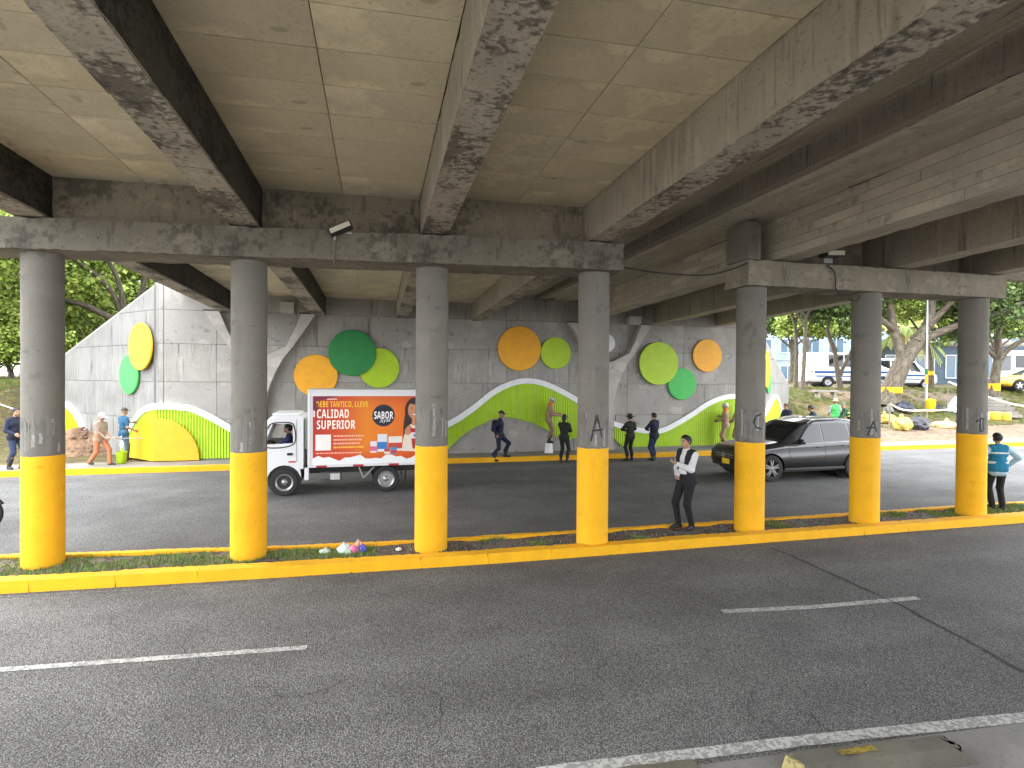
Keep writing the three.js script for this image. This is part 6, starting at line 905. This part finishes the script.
{ // striped pole with a yellow bin
  const x = 24.24, d = 35.1, y = groundAt(x, d), t = thing('lamp_post', 'slim grey post with green and yellow rings in the park', 'lamp post', [x, y, -d]); part(t, 'shaft', cyl(0.05, 0.075, 7.4, 0, 3.7, 0, 12), M.steel); part(t, 'yellow_ring', cyl(0.08, 0.08, 0.5, 0, 1.9, 0, 14), M.yellow); part(t, 'green_ring', cyl(0.082, 0.082, 0.35, 0, 2.35, 0, 14), mat([0.02, 0.12, 0.05]));
  const b = thing('litter_bin', 'yellow litter bin at the foot of the ringed post', 'bin', [x + 0.02, y + 0.02, -d + 0.35]); part(b, 'tub', lathe([[0, 0], [0.2, 0], [0.26, 0.62], [0.28, 0.64], [0.27, 0.66], [0.24, 0.64]], 18), M.yellow); part(b, 'lid', lathe([[0, 0.78], [0.18, 0.74], [0.28, 0.66]], 18), M.yellow);
}
// crumpled bags and sacks
function crumple(r, sx, sy, sz, seed, amp = 0.22) { const g = mergeVertices(new THREE.IcosahedronGeometry(1, 3).deleteAttribute('normal').deleteAttribute('uv')), p = g.attributes.position; for (let i = 0; i < p.count; i++) { const x = p.getX(i), y = p.getY(i), z = p.getZ(i), n = vnoise(x * 2.4 + 20, y * 2.4 + z * 3.1 + 30, seed) - 0.5, m = vnoise(x * 7 + z * 3 + 40, y * 7 - z * 5 + 50, seed + 3) - 0.5, k = r * (1 + amp * 2 * n + amp * m); p.setXYZ(i, x * k * sx, Math.max(-0.55 * r, y * k) * sy, z * k * sz); } g.translate(0, 0.55 * r * sy, 0); const q = g.toNonIndexed(); q.computeVertexNormals(); return q; }
const plastic = (c) => mat(c, { roughness: 0.4 });
function bag(label, x, d, y, r, s, c, seed, group, name = 'sack') { const t = thing(name, label, 'bag', [x, y, -d], seed, group); part(t, 'bag', crumple(r, s[0], s[1], s[2], seed), plastic(c)); const k = part(t, 'knot', crumple(r * 0.26, 0.8, 1.5, 0.8, seed + 5, 0.3), plastic(c)); k.position.set(0.1 * r, r * s[1] * 1.3, 0); return t; }
for (const [l, x, d, r, s, c] of [['white plastic bag at the left of the litter heap on the median', -2.56, 9.2, 0.085, [1.2, 1, 1], [0.7, 0.74, 0.78]], ['pale green plastic bag in the litter heap on the median', -2.5, 9.08, 0.07, [1.3, 0.9, 1], [0.45, 0.6, 0.5]], ['pink plastic bag in the middle of the litter heap', -2.4, 9.13, 0.07, [1.1, 1.1, 1], [0.72, 0.16, 0.34]], ['blue plastic bag at the right of the litter heap', -2.28, 9.2, 0.07, [1.1, 1.1, 0.9], [0.06, 0.07, 0.42]], ['small orange bag on top of the litter heap', -2.36, 9.25, 0.055, [1, 2.2, 1], [0.7, 0.32, 0.25]], ['crumpled pale sheet lying left of the litter heap', -2.84, 9.16, 0.06, [1.4, 0.7, 1], [0.5, 0.58, 0.5]], ['white paper scrap on the soil beside the third column', -1.75, 9.33, 0.035, [1.4, 0.8, 1], [0.75, 0.68, 0.62]]]) bag(l, x, d, 0.1, r, s, c, Math.round(-x * 31), 'litter on the median', 'litter_bag');
for (const [l, x, d, r, s, c] of [['bright yellow sack on the sandy ground right of the sixth column', 19.46, 29.9, 0.42, [1.1, 1, 1], [0.45, 0.36, 0.08]], ['black sack beside the bright yellow one', 20.5, 30.1, 0.4, [1.1, 1, 1], [0.03, 0.03, 0.04]], ['long orange sack behind the yellow and black sacks', 20.1, 32.3, 0.4, [2.2, 0.7, 1], [0.5, 0.3, 0.06]], ['orange and white sack left of the last column', 22.6, 31.2, 0.35, [1.8, 0.7, 1], [0.75, 0.5, 0.2]], ['large dark sack on the grass bank above the rope', 22.6, 34.6, 0.42, [1.6, 0.9, 1], [0.02, 0.025, 0.04]], ['small dark sack on the grass bank near the ringed post', 25.1, 35.3, 0.3, [1.4, 0.9, 1], [0.025, 0.025, 0.03]], ['grey sack on the bank left of the dark one', 21.6, 34.4, 0.25, [1.4, 0.9, 1], [0.12, 0.12, 0.12]], ['pale blue bundle beside the last column on the bank', 26.2, 35.4, 0.4, [1, 1.3, 1], [0.55, 0.6, 0.66]]]) bag(l, x, d, groundAt(x, d), r, s, c, Math.round(x * 13), 'sacks in the park');
for (const [l, x, d, c] of [['white plastic drum, leftmost of three by the last column', 26.7, 34.0, [0.75, 0.76, 0.76]], ['orange plastic drum between the white drum and another orange one', 27.5, 34.15, [0.8, 0.33, 0.015]], ['orange plastic drum, rightmost of three by the last column', 28.2, 34.3, [0.8, 0.36, 0.02]]]) { const t = thing('drum', l, 'drum', [x, groundAt(x, d), -d], 0, 'plastic drums'); part(t, 'barrel', lathe([[0, 0], [0.27, 0], [0.3, 0.05], [0.3, 0.18], [0.285, 0.2], [0.3, 0.22], [0.3, 0.38], [0.27, 0.44]], 22), plastic(c)); part(t, 'lid', lathe([[0, 0.47], [0.25, 0.47], [0.27, 0.44]], 22), plastic(c)); }
{ // rope barrier on short posts
  const t = thing('rope_barrier', 'pale rope barrier sagging between posts in front of the grass bank', 'barrier', [0, 0, 0]); const P = [[18.9, 1.62, 30], [20.0, 1.3, 30.6], [21.6, 1.25, 31.2], [23.2, 1.27, 31.8], [24.8, 1.35, 32.4]]; part(t, 'rope', tube(P.map(q => [q[0], q[1], -q[2]]), 0.045, 6, 40), mat([0.68, 0.62, 0.5])); for (const q of [P[0], P[2], P[4]]) part(t, 'post', rod([q[0], groundAt(q[0], q[2]) - 0.1, -q[2]], [q[0], q[1] + 0.05, -q[2]], 0.04), M.diaphragm);
  const s = thing('steps', 'concrete steps climbing the bank behind the drums', 'steps', [28.4, groundAt(28.4, 35.2), -35.2], -0.2); for (let i = 0; i < 6; i++) part(s, 'step', boxUV(rbox(2.6, 0.17, 0.42, 0.01, 0, 0.06 + i * 0.19, -i * 0.4)), M.walk);
  const h = thing('handrail', 'curved pale handrail beside the concrete steps', 'handrail', [0, 0, 0]); const H = [[26.6, 2.75, 36.6], [27.6, 2.2, 36.0], [29.0, 1.55, 35.2], [30.6, 1.2, 34.6]]; part(h, 'rail', tube(H.map(q => [q[0], q[1], -q[2]]), 0.06, 8, 30), mat([0.66, 0.6, 0.5])); for (const q of H) part(h, 'post', rod([q[0], groundAt(q[0], q[2]) - 0.1, -q[2]], [q[0], q[1], -q[2]], 0.035), M.diaphragm);
}
{ // heap of rubble by the left wing wall
  const x = -15.1, d = 20.9, t = thing('rubble_heap', 'heap of brown earth and rubble at the foot of the left wing wall', 'rubble', [x, groundAt(x, d) - 0.05, -d]); part(t, 'earth', gridGeo(28, 28, (u, v) => { const a = (u - 0.5) * 3, b = (v - 0.5) * 2.6, r = Math.hypot(a / 1.4, b / 1.2); return [a, 0.95 * Math.pow(Math.max(0, 1 - r), 0.8) * (0.75 + 0.5 * vnoise(a * 3 + 30, b * 3 + 30, 9)), b, a, b]; }), mat([0.34, 0.23, 0.16], { map: T.soil, ...cb }));
  reseed(55); const gs = []; for (let i = 0; i < 260; i++) { const a = rr(0, 6.28), r = Math.sqrt(rnd()), px = 1.35 * r * Math.cos(a), pz = 1.15 * r * Math.sin(a), q = new THREE.IcosahedronGeometry(rr(0.03, 0.11), 0); q.scale(1, rr(0.5, 0.9), rr(0.7, 1.3)).rotateY(rr(0, 6)).translate(px, 0.9 * Math.pow(1 - r, 0.8) * rr(0.8, 1.1) + 0.02, pz); gs.push(q); } const st = part(t, 'rubble', merge(gs), mat([0.36, 0.25, 0.19], { map: T.soil })); st.userData.kind = 'stuff';
}
solo('guy_rope', 'thin pale rope slanting down the left bank', 'rope', tube([[-20.5, 2.2, -22], [-18.5, 1.75, -21.6], [-16.4, 1.15, -21.2]], 0.02, 5), mat([0.7, 0.68, 0.62]));
// ================================================================ SMALL THINGS NEAR THE VIEWER
{ // broken kerb stones on the apron
  const mk2 = (label, a, b, w, h, seed, ends) => { const L = Math.hypot(b[0] - a[0], b[1] - a[1]), t = thing('kerb_stone', label, 'kerb stone', [(a[0] + b[0]) / 2, 0.004, -(a[1] + b[1]) / 2], Math.atan2(b[1] - a[1], b[0] - a[0]), 'broken kerb stones');
    const g = new THREE.BoxGeometry(L, h, w, 30, 4, 5), p = g.attributes.position; for (let i = 0; i < p.count; i++) { let x = p.getX(i), y = p.getY(i), z = p.getZ(i); const k = (y / h + 0.5); x -= Math.sign(x) * (Math.abs(x) > L / 2 - 0.12 ? k * ends[x > 0 ? 1 : 0] * (1 - (L / 2 - Math.abs(x)) / 0.12) : 0); z *= 1 - 0.25 * k; const n = vnoise(x * 14 + 40, z * 14 + y * 9 + 40, seed) - 0.5; p.setXYZ(i, x, y + (k > 0.9 ? 0.02 * n - 0.008 * Math.abs(Math.sin(x * 9 + seed)) : 0), z + 0.02 * n * (Math.abs(z) > w * 0.3 ? 1 : 0)); } g.translate(0, h / 2, 0); part(t, 'stone', boxUV(g, seed, seed), mat([0.15, 0.143, 0.115], { map: T.conc, ...cb })); return [t, L]; };
  const [k1, L1] = mk2('grey broken kerb stone with a pale painted end on the apron', [1.98, 4.2], [3.42, 4.45], 0.2, 0.13, 5, [0.06, 0.2]);
  part(k1, 'painted_end', boxUV(extrude([[-0.1, 0.0], [0.1, 0.0], [0.075, 0.125], [-0.06, 0.12]], 0.02, 0.004).rotateY(-Math.PI / 2 + 0.25).translate(-L1 / 2 + 0.035, 0.003, 0.0)), mat([0.6, 0.5, 0.22], { map: T.worn })); part(k1, 'old_paint', boxUV(ribbon([[-0.35, -0.0], [-0.2, 0.0], [-0.05, 0.01]], 0.07, 0.135, 0.006, 4)), mat([0.45, 0.33, 0.04], { map: T.worn }));
  mk2('low broken stub of kerb left of the painted kerb stone', [0.72, 4.12], [1.36, 4.24], 0.16, 0.07, 8, [0.05, 0.03]);
}
function floodlight(label, pos, turn, tilt) { const t = thing('floodlight', label, 'floodlight', pos, turn, 'floodlights under the overpass'); const h = part(t, 'housing', rbox(0.34, 0.1, 0.2, 0.02), M.black); h.rotation.z = tilt; h.position.set(0, 0, 0.14); const g = part(h, 'lens', rbox(0.3, 0.07, 0.01, 0.004, 0, 0.0, 0.104), mat([0.62, 0.58, 0.46], { roughness: 0.2 })); part(t, 'bracket', merge([bar([0.02, -0.02, 0], [0.02, -0.02, 0.12], 0.03, 0.03), box(0.16, 0.1, 0.012, 0.06, -0.06, 0.004)]), M.steel); return t; }
{
  const f = floodlight('small floodlight tilted on the long pier cap, with a conduit below', [-2.5, 4.93, -8.79], a1, 0.45); part(f, 'conduit', tube([[-0.09, -0.04, 0.06], [-0.1, -0.2, 0.05], [-0.1, -0.44, 0.06], [-0.08, -0.5, 0.1]], 0.014, 6), M.diaphragm); part(f, 'junction', rbox(0.035, 0.09, 0.035, 0.008, -0.09, -0.1, 0.06), M.steel);
  const q = [cols[4][0] + 1.36 * Math.cos(a2), cols[4][1] + 1.36 * Math.sin(a2)]; floodlight('floodlight box above the pier cap of the three right columns', [q[0] + 0.02, 5.04, -(q[1] - 0.28)], a2, 0.05).scale.setScalar(1.15);
  solo('cable', 'black cable strung from the long pier cap to the right pier', 'cable', tube([[1.78, 4.6, -9.72], [2.5, 4.55, -9.95], [3.3, 4.57, -10.2], [3.72, 4.68, -10.32], [4.2, 4.87, -10.42]], 0.012, 5), M.black);
  solo('cable', 'loose black cable loop hanging at the top of the sixth column', 'cable', tube([[5.6, 4.86, -10.72], [5.75, 4.72, -10.74], [5.8, 4.45, -10.78], [6.05, 4.3, -10.95], [6.38, 4.28, -11.1], [6.42, 4.38, -11.12]], 0.012, 5), M.black);
}
// ================================================================ unseen part-height abutment wall, added behind the viewer to cut front light
{
  const t = thing('abutment_wall', 'grey concrete abutment wall added unseen behind the viewer to cut front light', 'wall', W(0, -2.6).toArray(), A + Math.PI); const xs = []; for (let s = -16; s <= 7.3; s += 2.37) xs.push(s); panels(t, xs, rows.slice(0, 3)); part(t, 'wall_core', box(23.2, 2.6, 0.5, -4.4, 1.3, -0.36), M.wallBack);
}
renderer.render(scene, camera);
